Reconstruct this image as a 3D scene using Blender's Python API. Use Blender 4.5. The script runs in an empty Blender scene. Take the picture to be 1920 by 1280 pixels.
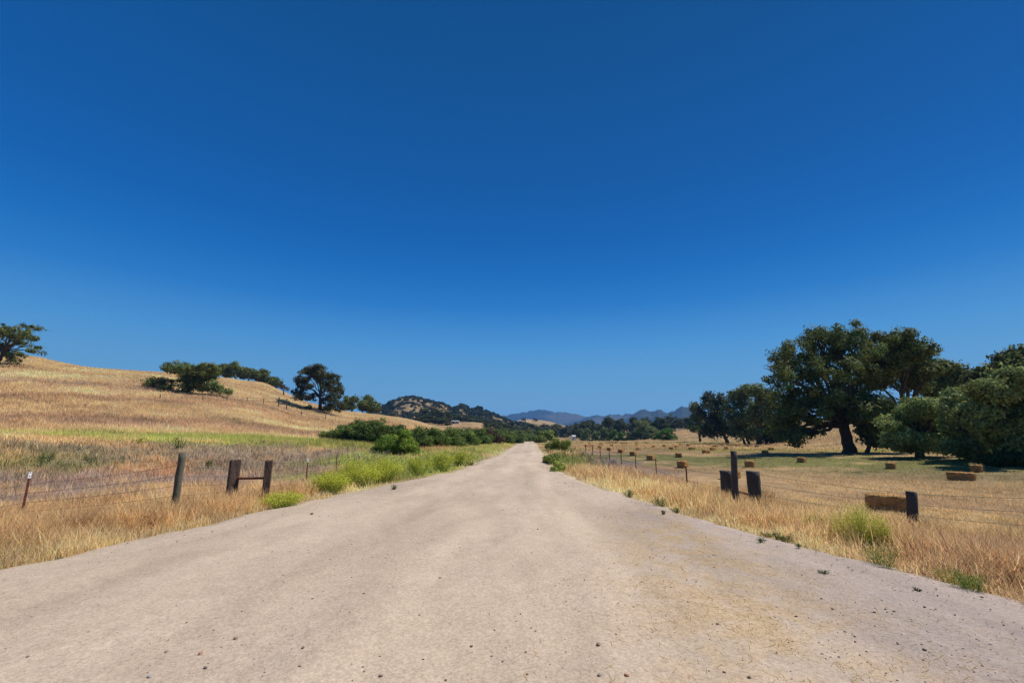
import bpy, math, random
import numpy as np
from mathutils import Vector
R = math.radians
rng = np.random.default_rng(7)
random.seed(7)
scene = bpy.context.scene

# ------------------------------------------------------------------ camera
F = 853.0                      # focal length in pixels of a 1920 wide frame
CAM = np.array([0.0, 0.0, 1.6])
PITCH = math.atan(178 / F)
YAW = math.atan(30 / F * math.cos(PITCH))
fwd = np.array([-math.sin(YAW) * math.cos(PITCH), math.cos(YAW) * math.cos(PITCH), math.sin(PITCH)])
rgt = np.array([math.cos(YAW), math.sin(YAW), 0.0])
upv = np.cross(rgt, fwd)
cd = bpy.data.cameras.new('camera')
cam = bpy.data.objects.new('camera', cd)
scene.collection.objects.link(cam)
cam.location = CAM
cam.rotation_euler = (math.pi / 2 + PITCH, 0, YAW)
cd.sensor_width = 36.0
cd.lens = 36.0 * F / 1920
cd.clip_start = 0.05
cd.clip_end = 30000
scene.camera = cam

# ------------------------------------------------------------------ sky, sun, exposure
SUN_EL, SUN_AZ = R(56), R(74)           # azimuth clockwise from +Y (forward) to the right
scene.view_settings.exposure = 0.5
w = bpy.data.worlds.new('World')
scene.world = w
w.use_nodes = True
nt = w.node_tree
bg = nt.nodes['Background']
sky = nt.nodes.new('ShaderNodeTexSky')
sky.sky_type = 'NISHITA'
sky.sun_disc = False
sky.sun_elevation = SUN_EL
sky.sun_rotation = SUN_AZ
sky.altitude = 1800
sky.air_density = 1.0
sky.dust_density = 0.15
sky.ozone_density = 4.0
SKY_STRENGTH = 0.1
wtc = nt.nodes.new('ShaderNodeTexCoord'); wsep = nt.nodes.new('ShaderNodeSeparateXYZ'); nt.links.new(wtc.outputs['Generated'], wsep.inputs[0])
wr = nt.nodes.new('ShaderNodeValToRGB'); nt.links.new(wsep.outputs['Z'], wr.inputs[0])
def _lin(c): return [(((v / 255 + .055) / 1.055) ** 2.4) for v in c]
_st = [(0.0, (150, 196, 214)), (.09, (112, 170, 208)), (.19, (76, 150, 210)), (.275, (34, 120, 197)), (.34, (12, 105, 185)), (.41, (0, 93, 172)), (.51, (0, 84, 158)), (.69, (0, 75, 139)), (1.0, (1, 60, 112))]
while len(wr.color_ramp.elements) < len(_st): wr.color_ramp.elements.new(.5)
for e_, (p_, c_) in zip(wr.color_ramp.elements, _st): e_.position = p_; e_.color = (*_lin(c_), 1)
wsc = nt.nodes.new('ShaderNodeVectorMath'); wsc.operation = 'SCALE'; wsc.inputs['Scale'].default_value = 1 / SKY_STRENGTH / 2 ** scene.view_settings.exposure
nt.links.new(wr.outputs[0], wsc.inputs[0])
wmx = nt.nodes.new('ShaderNodeMix'); wmx.data_type = 'RGBA'; wmx.inputs[0].default_value = .985     # deep polarised blue over the physical sky
nt.links.new(sky.outputs[0], wmx.inputs[6]); nt.links.new(wsc.outputs[0], wmx.inputs[7])
nt.links.new(wmx.outputs[2], bg.inputs[0])
bg.inputs[1].default_value = SKY_STRENGTH
sl = bpy.data.lights.new('sun', 'SUN')
sl.energy = 4.0
sl.angle = R(0.53)
sl.color = (1.0, 0.955, 0.89)
so = bpy.data.objects.new('sun', sl)
scene.collection.objects.link(so)
sd = Vector((math.cos(SUN_EL) * math.sin(SUN_AZ), math.cos(SUN_EL) * math.cos(SUN_AZ), math.sin(SUN_EL)))
so.rotation_euler = sd.to_track_quat('Z', 'Y').to_euler()
so.location = (30, 30, 60)
scene.view_settings.view_transform = 'Standard'
scene.view_settings.look = 'None'
scene.view_settings.gamma = 1.0
scene.render.engine = 'CYCLES'
scene.cycles.use_denoising = True
scene.cycles.denoiser = 'OPENIMAGEDENOISE'
scene.cycles.denoising_input_passes = 'RGB_ALBEDO_NORMAL'
scene.cycles.denoising_prefilter = 'NONE'
scene.cycles.max_bounces = 6
scene.cycles.diffuse_bounces = 3
scene.cycles.transmission_bounces = 3
scene.cycles.transparent_max_bounces = 4
scene.cycles.volume_bounces = 0

# ------------------------------------------------------------------ projection helpers (used to measure the place)
def ray(px, py):
    d = fwd + (px - 960) / F * rgt + (640 - py) / F * upv
    return d / np.linalg.norm(d)
def flat(px, py, z=0.0):
    d = ray(px, py); t = (z - CAM[2]) / d[2]
    return CAM + t * d
def az_of(px, py=818.0):
    d = ray(px, py); return math.atan2(d[0], d[1])
def tan_el(px, py):
    d = ray(px, py); return d[2] / math.hypot(d[0], d[1])

# ------------------------------------------------------------------ noise
def _h(i, j, s):
    v = np.sin(i * 127.1 + j * 311.7 + s * 74.7) * 43758.5453
    return v - np.floor(v)
def vn(x, y, s=0):
    xi, yi = np.floor(x), np.floor(y)
    fx, fy = x - xi, y - yi
    fx, fy = fx * fx * (3 - 2 * fx), fy * fy * (3 - 2 * fy)
    return (_h(xi, yi, s) * (1 - fx) + _h(xi + 1, yi, s) * fx) * (1 - fy) + (_h(xi, yi + 1, s) * (1 - fx) + _h(xi + 1, yi + 1, s) * fx) * fy
def fbm(x, y, s=0, o=4):
    a, t, n = 0.5, 0.0, 0.0
    for k in range(o):
        t = t + a * vn(x, y, s + k * 13); n += a; a *= 0.5; x = x * 2.03 + 5.1; y = y * 2.03 + 1.7
    return t / n
def sstep(a, b, x):
    t = np.clip((x - a) / (b - a), 0, 1); return t * t * (3 - 2 * t)

# ------------------------------------------------------------------ road edges (measured)
road_r = [(1920, 1130), (1700, 1068), (1500, 1018), (1300, 972), (1160, 925), (1055, 889), (1030, 876), (1016, 856), (1008, 838), (1003, 828), (1000.5, 824)]
road_l = [(-60, 1078), (0, 1062), (200, 1025), (380, 987), (590, 936), (760, 903), (860, 884), (902, 866), (938, 852), (963, 836), (980, 826.5), (988, 824)]
RR = np.array([flat(*p)[:2] for p in road_r]); RL = np.array([flat(*p)[:2] for p in road_l])
RR = np.vstack([[5.2, -14], [5.2, 0], [5.0, 3], RR]); RL = np.vstack([[-7.5, -14], [-7.2, 1], [-6.9, 3.5], RL])
def smooth_edge(P):
    ys = np.arange(-14, 236, 0.5); xs = np.interp(ys, P[:, 1], P[:, 0])
    for _ in range(4):
        k = np.array([.2, .2, .2, .2, .2]); xs = np.convolve(np.pad(xs, 2, 'edge'), k, 'valid')
    return ys, xs
EY, ER = smooth_edge(RR[np.argsort(RR[:, 1])]); _, EL = smooth_edge(RL[np.argsort(RL[:, 1])])
def edge_l(y): return np.interp(y, EY, EL)
def edge_r(y): return np.interp(y, EY, ER)

# ------------------------------------------------------------------ terrain heights: knots of (distance, apparent height) by bearing
COLS = {
 -700: [(40, 822), (70, 770), (110, 690), (160, 620), (300, 600)],
 -300: [(36, 824), (60, 785), (90, 730), (120, 680), (160, 640)],
 0:    [(34, 830), (45, 815), (60, 787), (80, 745), (110, 690), (135, 663), (155, 655)],
 150:  [(34, 832), (45, 817), (60, 790), (80, 748), (105, 705), (140, 681)],
 300:  [(35, 833), (48, 817), (62, 790), (78, 757), (95, 730), (120, 708), (150, 697)],
 410:  [(36, 834), (50, 817), (62, 793), (80, 760), (100, 732), (140, 712), (175, 706)],
 480:  [(36, 835), (52, 817), (65, 796), (80, 770), (105, 745), (150, 722), (190, 713)],
 520:  [(36, 835), (52, 818), (68, 795), (85, 772), (110, 750), (150, 738), (190, 731)],
 550:  [(36, 836), (55, 818), (72, 797), (95, 773), (125, 757), (170, 746)],
 600:  [(38, 836), (56, 819), (75, 800), (100, 775), (125, 762), (160, 762)],
 650:  [(38, 837), (56, 821), (80, 800), (115, 782), (150, 771), (200, 773)],
 700:  [(40, 838), (58, 822), (90, 798), (130, 781), (170, 775), (230, 778)],
 760:  [(42, 839), (62, 826), (95, 806), (140, 790), (180, 784), (240, 790), (330, 788)],
 805:  [(42, 840), (66, 829), (100, 812), (150, 799), (180, 797), (240, 798), (330, 790)],
 840:  [(42, 841), (70, 831), (110, 817), (150, 808), (190, 811), (262, 794), (330, 790)],
 880:  [(42, 842), (75, 833), (120, 823), (190, 811), (255, 793), (330, 790)],
 907:  [(42, 843), (80, 833), (140, 824), (200, 811), (250, 795), (330, 792)],
 940:  [(42, 844), (90, 831), (150, 824), (200, 816), (250, 806), (330, 800)],
 970:  [(42, 846), (100, 831.5), (200, 824.8), (300, 818), (500, 810), (720, 786), (900, 785)],
 1000: [(60, 841), (200, 824.6), (260, 822), (320, 816.5), (500, 813), (720, 786), (900, 786)],
 1030: [(60, 841), (200, 825), (300, 821), (500, 817), (720, 789), (900, 789)],
 1060: [(60, 842), (200, 825.5), (300, 821), (500, 818), (720, 800), (900, 798)],
 1160: [(60, 842), (170, 827), (230, 822), (330, 812), (480, 804), (700, 806)],
 1290: [(60, 842), (110, 832), (160, 822), (230, 809), (290, 801), (420, 803)],
 1400: [(60, 843), (105, 834), (150, 822), (230, 806), (290, 800), (420, 803)],
 1530: [(50, 848), (70, 842), (90, 830), (140, 806), (190, 790), (260, 786), (400, 790)],
 1620: [(50, 849), (66, 842), (85, 825), (130, 795), (180, 778), (260, 775), (400, 780)],
 1720: [(42, 857), (60, 848), (80, 830), (130, 800), (180, 785), (260, 780), (400, 785)],
 1920: [(34, 866), (60, 850), (90, 832), (150, 812), (260, 800), (400, 800)],
 2600: [(40, 860), (80, 835), (150, 815), (260, 805), (400, 805)],
}
NL = 420; LR0, LR1 = 0.0, math.log(7000)
lr = np.linspace(LR0, LR1, NL); rr = np.exp(lr)
pxs = sorted(COLS)
col_az, col_z = [], []
for px in pxs:
    kn = COLS[px]
    rs = [0.0, math.log(24)] + [math.log(k[0]) for k in kn]
    z0 = -0.16
    zs = [z0, z0] + [CAM[2] + k[0] * tan_el(px, k[1]) for k in kn]
    rs.append(math.log(kn[-1][0] * 1.6)); zs.append(zs[-1])
    col_az.append(az_of(px)); col_z.append(np.interp(lr, rs, zs))
col_az = np.array(col_az); col_z = np.array(col_z)
NA = 700
taz = np.linspace(col_az[0], col_az[-1], NA)
TAB = np.empty((NA, NL))
for j in range(NL):
    TAB[:, j] = np.interp(taz, col_az, col_z[:, j])
def blur(T, n, ax):
    for _ in range(3):
        P = np.pad(T, [(n, n) if a == ax else (0, 0) for a in (0, 1)], 'edge')
        T = sum(np.take(P, range(k, k + T.shape[ax]), axis=ax) for k in range(2 * n + 1)) / (2 * n + 1)
    return T
TAB = blur(blur(TAB, 3, 0), 3, 1)
def table_z(x, y):
    r = np.maximum(np.hypot(x, y), 1.0); az = np.arctan2(x, y)
    a = np.clip((az - taz[0]) / (taz[-1] - taz[0]) * (NA - 1), 0, NA - 1.001)
    b = np.clip((np.log(r) - LR0) / (LR1 - LR0) * (NL - 1), 0, NL - 1.001)
    i, j = a.astype(int), b.astype(int); fa, fb = a - i, b - j
    z = (TAB[i, j] * (1 - fb) + TAB[i, j + 1] * fb) * (1 - fa) + (TAB[i + 1, j] * (1 - fb) + TAB[i + 1, j + 1] * fb) * fa
    out = np.maximum(np.abs(az) - 1.15, 0) / 0.6
    return z * (1 - sstep(0, 1, out)) - 0.16 * sstep(0, 1, out)
def ground_z(x, y, bumps=True):
    x = np.asarray(x, float); y = np.asarray(y, float)
    z = table_z(x, y)
    d = np.maximum(edge_l(y) - x, x - edge_r(y))           # distance outside the road, negative on it
    if bumps:
        r = np.hypot(x, y)
        am = 0.05 + 0.9 * sstep(45, 110, r)* (x < 0) + 0.25 * sstep(60, 120, r)
        z = z + (fbm(x * .09, y * .09, 3) - .5) * am * sstep(1, 6, d) + (fbm(x * .7, y * .7, 9) - .5) * .1 * sstep(.3, 2, d)
    wd = (1 - sstep(-0.2, 3.0, d)) * (1 - sstep(225, 250, y)) * sstep(-60, -40, y)
    return z * (1 - wd) + (-0.05) * wd
def hit(px, py, r0=3.0, r1=600.0):
    d = ray(px, py); t = np.geomspace(r0, r1, 4000)
    P = CAM + t[:, None] * d
    g = ground_z(P[:, 0], P[:, 1])
    k = np.argmax(P[:, 2] < g)
    if P[k, 2] >= g[k]: k = len(t) - 1
    return np.array([P[k, 0], P[k, 1], g[k]])
def at_r(px, r, py=818.0):
    a = az_of(px, py); x, y = r * math.sin(a), r * math.cos(a)
    return np.array([x, y, float(ground_z(x, y))])
def cam_depth(p): return float(np.dot(np.asarray(p) - CAM, fwd))
def point(px, py, depth):                                  # world point on that sight line at that depth
    d = fwd + (px - 960) / F * rgt + (640 - py) / F * upv
    return CAM + d * depth

# ------------------------------------------------------------------ colours
def S(r, g, b, k=1.0):
    return np.array([(((c / 255 + .055) / 1.055) ** 2.4 if c > 10 else c / 255 / 12.92) * k for c in (r, g, b)])

# ------------------------------------------------------------------ mesh helpers
def link(o, parent=None):
    scene.collection.objects.link(o)
    if parent: o.parent = parent
    return o
def np_mesh(name, V, faces, mat=None, col=None, smooth=False):
    """faces: list of (n,k) int arrays"""
    me = bpy.data.meshes.new(name)
    V = np.ascontiguousarray(V, dtype=np.float32)
    me.vertices.add(len(V)); me.vertices.foreach_set('co', V.ravel())
    idx, starts, totals, s = [], [], [], 0
    for Fa in faces:
        Fa = np.asarray(Fa, dtype=np.int32)
        if not len(Fa): continue
        n, k = Fa.shape
        idx.append(Fa.ravel()); starts.append(s + np.arange(n) * k); totals.append(np.full(n, k)); s += n * k
    idx = np.concatenate(idx); starts = np.concatenate(starts); totals = np.concatenate(totals)
    me.loops.add(len(idx)); me.loops.foreach_set('vertex_index', idx.astype(np.int32))
    me.polygons.add(len(starts)); me.polygons.foreach_set('loop_start', starts.astype(np.int32)); me.polygons.foreach_set('loop_total', totals.astype(np.int32))
    if smooth: me.polygons.foreach_set('use_smooth', np.ones(len(starts), bool))
    me.update(calc_edges=True)
    if col is not None:
        a = me.color_attributes.new('tint', 'FLOAT_COLOR', 'POINT')
        C = np.ones((len(V), 4), np.float32); C[:, :3] = col
        a.data.foreach_set('color', C.ravel())
    if mat: me.materials.append(mat)
    return me
def obj(name, me, parent=None, loc=None):
    o = bpy.data.objects.new(name, me); link(o, parent)
    if loc is not None: o.location = loc
    return o
def empty(name, loc, label=None, cat=None, group=None):
    o = bpy.data.objects.new(name, None); link(o); o.location = [float(v) for v in loc]; o.empty_display_size = .3
    tag(o, label, cat, group); return o
def tag(o, label=None, cat=None, group=None, kind=None):
    if label: o['label'] = label
    if cat: o['category'] = cat
    if group: o['group'] = group
    if kind: o['kind'] = kind
    return o
def tubes(paths, n=7):
    """paths: list of (points (m,3), radii (m,)) -> V, [F]"""
    V, Q, off = [], [], 0
    for P, rad in paths:
        P = np.asarray(P, float); m = len(P)
        T = np.gradient(P, axis=0); T /= np.linalg.norm(T, axis=1)[:, None] + 1e-9
        ref = np.array([0, 0, 1.0]) if abs(T[0][2]) < .9 else np.array([1.0, 0, 0])
        A = np.cross(T, ref); A /= np.linalg.norm(A, axis=1)[:, None] + 1e-9
        B = np.cross(T, A)
        th = np.arange(n) / n * 2 * math.pi
        ring = P[:, None] + (np.cos(th)[None, :, None] * A[:, None] + np.sin(th)[None, :, None] * B[:, None]) * np.asarray(rad)[:, None, None]
        V.append(ring.reshape(-1, 3))
        i = np.arange(m - 1)[:, None] * n; j = np.arange(n)[None]
        a = off + i + j; b = off + i + (j + 1) % n
        Q.append(np.stack([a, b, b + n, a + n], -1).reshape(-1, 4))
        off += m * n
    return np.vstack(V), [np.vstack(Q)]

# ------------------------------------------------------------------ materials
def mat(name, rough=.9, base=(.5, .5, .5), attr=False, noise=None, bump=None, transl=0.0, spec=0.2):
    m = bpy.data.materials.new(name); m.use_nodes = True
    t = m.node_tree; N = t.nodes; L = t.links
    b = N['Principled BSDF']; b.inputs['Roughness'].default_value = rough
    b.inputs['Specular IOR Level'].default_value = spec
    tc = N.new('ShaderNodeTexCoord'); src = None
    if attr:
        a = N.new('ShaderNodeAttribute'); a.attribute_name = 'tint'; src = a.outputs['Color']
    else:
        c = N.new('ShaderNodeRGB'); c.outputs[0].default_value = (*base, 1); src = c.outputs[0]
    if noise:
        for sc, lo, hi in noise:
            n = N.new('ShaderNodeTexNoise'); n.inputs['Scale'].default_value = sc; n.inputs['Detail'].default_value = 6; n.inputs['Roughness'].default_value = .65
            L.new(tc.outputs['Object'], n.inputs['Vector'])
            mr = N.new('ShaderNodeMapRange'); mr.inputs['From Min'].default_value = .3; mr.inputs['From Max'].default_value = .7
            mr.inputs['To Min'].default_value = lo; mr.inputs['To Max'].default_value = hi
            L.new(n.outputs['Fac'], mr.inputs['Value'])
            v = N.new('ShaderNodeVectorMath'); v.operation = 'SCALE'
            L.new(src, v.inputs[0]); L.new(mr.outputs[0], v.inputs['Scale']); src = v.outputs[0]
    L.new(src, b.inputs['Base Color'])
    if bump:
        n = N.new('ShaderNodeTexNoise'); n.inputs['Scale'].default_value = bump[0]; n.inputs['Detail'].default_value = 8
        L.new(tc.outputs['Object'], n.inputs['Vector'])
        bp = N.new('ShaderNodeBump'); bp.inputs['Distance'].default_value = bump[1]; bp.inputs['Strength'].default_value = 1
        L.new(n.outputs['Fac'], bp.inputs['Height']); L.new(bp.outputs[0], b.inputs['Normal'])
    if transl:
        tr = N.new('ShaderNodeBsdfTranslucent'); L.new(src, tr.inputs['Color'])
        mx = N.new('ShaderNodeMixShader'); mx.inputs[0].default_value = transl
        out = N['Material Output']
        L.new(b.outputs[0], mx.inputs[1]); L.new(tr.outputs[0], mx.inputs[2]); L.new(mx.outputs[0], out.inputs['Surface'])
    return m
M_ground = mat('earth_and_dry_grass', .95, attr=True, noise=[(1.3, .8, 1.2), (14, .78, 1.2)], bump=(9, .04))
M_grass = mat('dry_blades', .8, attr=True, transl=.5, spec=.1)
M_leaf = mat('leaves', .7, attr=True, transl=.25, spec=.12)
M_bark = mat('bark', .95, base=(.085, .068, .052), noise=[(6, .6, 1.4)], bump=(14, .05))
M_hill = mat('hill_earth', .95, attr=True, noise=[(.02, .75, 1.2), (.15, .7, 1.25)])
M_mount = mat('mountain_chaparral', .95, attr=True, noise=[(.01, .8, 1.2)])
M_stone = mat('stone', .85, attr=True, noise=[(30, .8, 1.2)])
M_bale = mat('hay', .9, attr=True, noise=[(25, .7, 1.3), (90, .75, 1.25)], bump=(60, .02))
M_twine = mat('twine', .7, base=(.45, .28, .10))
M_tie = mat('creosoted_wood', .9, base=(.08, .055, .042), noise=[(5, .6, 1.5), (40, .7, 1.3)], bump=(25, .01))
M_grey = mat('weathered_wood', .9, base=(.10, .095, .068), noise=[(4, .7, 1.35), (45, .7, 1.3)], bump=(30, .008))
M_darkpost = mat('old_dark_wood', .9, base=(.06, .055, .05), noise=[(4, .7, 1.4), (45, .7, 1.3)], bump=(30, .008))
M_rust = mat('rusty_steel', .75, base=(.14, .045, .03), noise=[(20, .7, 1.3)])
M_white = mat('white_paint', .5, base=(.8, .8, .78))
M_wire = mat('old_wire', .6, base=(.10, .085, .075))
M_roof = mat('pale_roof', .5, base=(.42, .42, .42))
M_dark = mat('dark_glass', .2, base=(.03, .035, .04))

def road_material():
    m = bpy.data.materials.new('dirt_road'); m.use_nodes = True
    t = m.node_tree; N = t.nodes; L = t.links; b = N['Principled BSDF']
    b.inputs['Roughness'].default_value = .95; b.inputs['Specular IOR Level'].default_value = .15
    tc = N.new('ShaderNodeTexCoord')
    def noise(sc, detail=6, rough=.6, vec=None, scale=None):
        n = N.new('ShaderNodeTexNoise'); n.inputs['Scale'].default_value = sc; n.inputs['Detail'].default_value = detail; n.inputs['Roughness'].default_value = rough
        if scale:
            mp = N.new('ShaderNodeMapping'); mp.inputs['Scale'].default_value = scale; L.new(tc.outputs['Object'], mp.inputs[0]); L.new(mp.outputs[0], n.inputs['Vector'])
        else: L.new(tc.outputs['Object'], n.inputs['Vector'])
        return n.outputs['Fac']
    def ramp(src, a, bb, ca, cb):
        r = N.new('ShaderNodeValToRGB'); r.color_ramp.elements[0].position = a; r.color_ramp.elements[1].position = bb
        r.color_ramp.elements[0].color = (*ca, 1); r.color_ramp.elements[1].color = (*cb, 1); L.new(src, r.inputs[0]); return r.outputs[0]
    def mix(fac, a, c, mode='MIX'):
        x = N.new('ShaderNodeMix'); x.data_type = 'RGBA'; x.blend_type = mode
        if isinstance(fac, float): x.inputs[0].default_value = fac
        else: L.new(fac, x.inputs[0])
        L.new(a, x.inputs[6]); L.new(c, x.inputs[7]); return x.outputs[2]
    at = N.new('ShaderNodeAttribute'); at.attribute_name = 'tint'
    big = ramp(noise(.5, 5, .55, scale=(1, .35, 1)), .35, .65, (.90, .89, .88), (1.06, 1.06, 1.06))
    col = mix(1.0, at.outputs['Color'], big, 'MULTIPLY')
    fine = ramp(noise(38, 8, .75), .36, .62, (.74, .73, .72), (1.14, 1.14, 1.13))
    col = mix(1.0, col, fine, 'MULTIPLY')
    mid = ramp(noise(6, 6, .7), .3, .7, (.9, .9, .89), (1.07, 1.07, 1.07))
    col = mix(1.0, col, mid, 'MULTIPLY')
    L.new(col, b.inputs['Base Color'])
    bp = N.new('ShaderNodeBump'); bp.inputs['Distance'].default_value = .012; L.new(noise(22, 10, .7), bp.inputs['Height'])
    bp2 = N.new('ShaderNodeBump'); bp2.inputs['Distance'].default_value = .05; L.new(noise(1.6, 4, .5), bp2.inputs['Height'])
    L.new(bp.outputs[0], bp2.inputs['Normal']); L.new(bp2.outputs[0], b.inputs['Normal'])
    return m
M_road = road_material()

# ------------------------------------------------------------------ ground colours as patches of what grows there
GOLD = S(228, 184, 122); STRAW = S(236, 208, 148); BROWN = S(180, 138, 96); ORANGE = S(210, 156, 104)
MAUVE = S(176, 150, 134); GREEN = S(128, 128, 70); MUST = S(172, 168, 84); OLIVE = S(152, 144, 92); PALE = S(214, 178, 128)
PATCHES = []      # x, y, rx, ry, colour, strength, growth height
def patch(px, py, rx, ry, col, s=1.0, h=None, r=None):
    p = hit(px, py) if r is None else at_r(px, r)
    PATCHES.append((p[0], p[1], rx, ry, col, s, h))
# left of the road
patch(60, 900, 7, 3.5, MAUVE); patch(200, 895, 5, 3.5, MAUVE); patch(290, 905, 4, 3, MAUVE); patch(400, 910, 4, 4, MAUVE)
patch(470, 880, 6, 5, S(184, 156, 136)); patch(150, 930, 3, 1.2, S(190, 162, 138)); patch(20, 960, 2.5, 1.2, S(190, 162, 138))
patch(280, 862, 6, 6, ORANGE); patch(390, 868, 6, 6, ORANGE); patch(560, 880, 4, 6, S(198, 164, 130)); patch(690, 862, 5, 9, S(192, 166, 126))
patch(30, 878, 4, 3, OLIVE, .9); patch(80, 862, 4, 5, S(140, 138, 60), .8); patch(200, 845, 9, 5, S(180, 152, 118), .6)
patch(430, 822, 12, 6, S(172, 178, 70), 1.3); patch(520, 828, 11, 6, S(172, 178, 70), 1.3); patch(600, 832, 9, 7, S(170, 174, 74), 1.2); patch(360, 815, 9, 5, MUST, .8); patch(270, 826, 5, 4, MUST, .6)
patch(520, 850, 10, 5, S(172, 156, 112), .7); patch(680, 836, 10, 8, S(165, 155, 75), .8); patch(600, 855, 8, 6, S(158, 130, 108), .7)
patch(300, 750, 30, 5, BROWN, 1); patch(450, 757, 16, 6, BROWN, 1); patch(100, 742, 28, 6, BROWN, .9); patch(200, 720, 25, 5, BROWN, .8)
patch(420, 745, 22, 5, S(160, 128, 100), .8); patch(60, 775, 16, 4, S(166, 128, 96), .8); patch(200, 788, 20, 3, S(170, 132, 100), .8); patch(330, 800, 18, 4, S(176, 136, 104), .8); patch(500, 800, 12, 4, S(190, 150, 104), .7); patch(140, 765, 10, 3, BROWN, .8)
patch(360, 790, 18, 3.5, BROWN, .6); patch(90, 800, 20, 4, S(176, 140, 108), .5); patch(550, 775, 15, 6, BROWN, .5)
patch(640, 795, 18, 8, ORANGE, .5); patch(760, 800, 20, 12, S(205, 150, 95), .8); patch(880, 800, 25, 40, S(205, 155, 95), .8)
patch(230, 690, 40, 12, S(200, 142, 88), .6); patch(60, 700, 30, 8, STRAW, .5); patch(470, 722, 30, 14, S(205, 160, 100), .5)
patch(600, 775, 14, 14, PALE, .6)
# road side strips further on
for px, py in ((760, 885), (800, 872), (845, 862), (880, 850), (915, 842), (940, 836), (960, 830)):
    patch(px, py, 3.2, 8, S(165, 162, 72), .85)
for px, py in ((1030, 846), (1040, 858), (1030, 838), (1022, 832), (1050, 868)):
    patch(px, py, 1.8, 5, S(130, 135, 62), .9)
patch(1150, 862, 2.6, 7, S(138, 120, 122), 1.5); patch(1195, 872, 2.4, 4, S(138, 120, 122), 1.5); patch(1245, 886, 2.2, 2.5, S(160, 140, 134), 1.2); patch(1110, 850, 2.5, 8, S(176, 152, 134), .9)
for px, py in ((780, 866), (815, 858), (860, 852), (895, 845), (925, 838), (950, 833), (740, 870)):
    patch(px, py, 3.5, 8, S(184, 186, 84), 1.1)
for px, py in ((1020, 829), (1030, 832), (1060, 846), (1060, 836), (1045, 864)):
    patch(px, py, 2.2, 7, S(138, 146, 66), 1.2)
# the hay field
TRACK = S(214, 160, 108)
for px, py in ((1110, 838), (1150, 845), (1200, 857), (1260, 872), (1320, 893)):
    patch(px, py, 2.4, 5, TRACK, .95, h=.3)
patch(1330, 862, 10, 4, S(190, 145, 95), .8); patch(1250, 848, 12, 7, S(170, 130, 85), .8); patch(1400, 860, 15, 5.5, S(128, 124, 58), 1.3); patch(1600, 872, 15, 5.5, S(130, 126, 60), 1.3)
patch(1780, 882, 12, 4.5, S(138, 130, 64), 1.2); patch(1480, 862, 14, 5, S(128, 124, 58), 1.3); patch(1900, 895, 7, 3, S(150, 130, 82), .9)
patch(1300, 837, 16, 9, S(165, 128, 82), .8); patch(1200, 830, 30, 10, S(150, 138, 72), .9); patch(1350, 832, 30, 8, S(150, 142, 66), .9); patch(1480, 845, 14, 5, S(165, 155, 62), .9)
patch(1540, 848, 12, 5, S(160, 140, 70), .7); patch(1100, 826, 30, 15, S(160, 148, 82), .9)
patch(1500, 900, 9, 3, S(202, 160, 108), .8); patch(1640, 935, 6, 2, S(202, 160, 110), .8); patch(1700, 905, 8, 2.5, S(196, 156, 100), .8)
patch(1860, 950, 6, 2, S(184, 146, 100), .9); patch(1300, 812, 40, 30, S(205, 150, 95), .8); patch(1600, 815, 40, 20, S(205, 158, 98), .8)
for px, py in ((150, 735), (330, 775), (60, 770), (480, 785), (580, 805), (250, 805), (690, 800)):
    patch(px, py, 14, 3.5, S(232, 190, 128), .55)
patch(1000, 818, 60, 20, S(190, 175, 100), 1)
def ground_color(x, y):
    x = np.asarray(x, float); y = np.asarray(y, float); n = len(x)
    r = np.hypot(x, y); left = (x < (edge_l(y) + edge_r(y)) / 2)
    dr = x - edge_r(y)
    C = np.where((left | (dr < 3.2))[:, None], GOLD[None], S(204, 166, 108)[None])
    n1 = fbm(x * .35, y * .35, 21); n2 = fbm(x * .06, y * .12, 31); n3 = fbm(x * 1.7, y * 1.7, 41)
    C = C * (1 - sstep(.5, .7, n2)[:, None] * .45) + S(206, 160, 104)[None] * sstep(.5, .7, n2)[:, None] * .45
    H = np.ones(n)
    for (cx, cy, rx, ry, col, s, h) in PATCHES:
        # patches run along the slope: elongated across the sight line
        a = math.atan2(cx, cy); ca, sa = math.cos(a), math.sin(a)
        u = (x - cx) * ca - (y - cy) * sa; v = (x - cx) * sa + (y - cy) * ca
        d = np.hypot(u / rx, v / ry)
        wgt = np.clip((1.15 - d + (n1 - .5) * 2.2 + (n3 - .5) * 1.4) * 1.1 * s, 0, min(s, 1))
        C = C * (1 - wgt[:, None]) + np.asarray(col)[None] * wgt[:, None]
        if h is not None: H = H * (1 - wgt) + h * wgt
    d = np.maximum(edge_l(y) - x, x - edge_r(y))
    e = (1 - sstep(.15, .9, d + (n1 - .5) * .8)) * (r < 60)
    C = C * (1 - e[:, None] * .9) + STRAW[None] * e[:, None] * .9
    C = np.clip(C, 0, 1) ** .80
    lowf = fbm(x * .12, y * .2, 61) * .6 + fbm(x * .9, y * .9, 62) * .4
    am_ = .45 + .25 * sstep(12, 45, r); C = C * (1 + am_ * 2 * (lowf - .5))[:, None]
    return C, H

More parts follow.
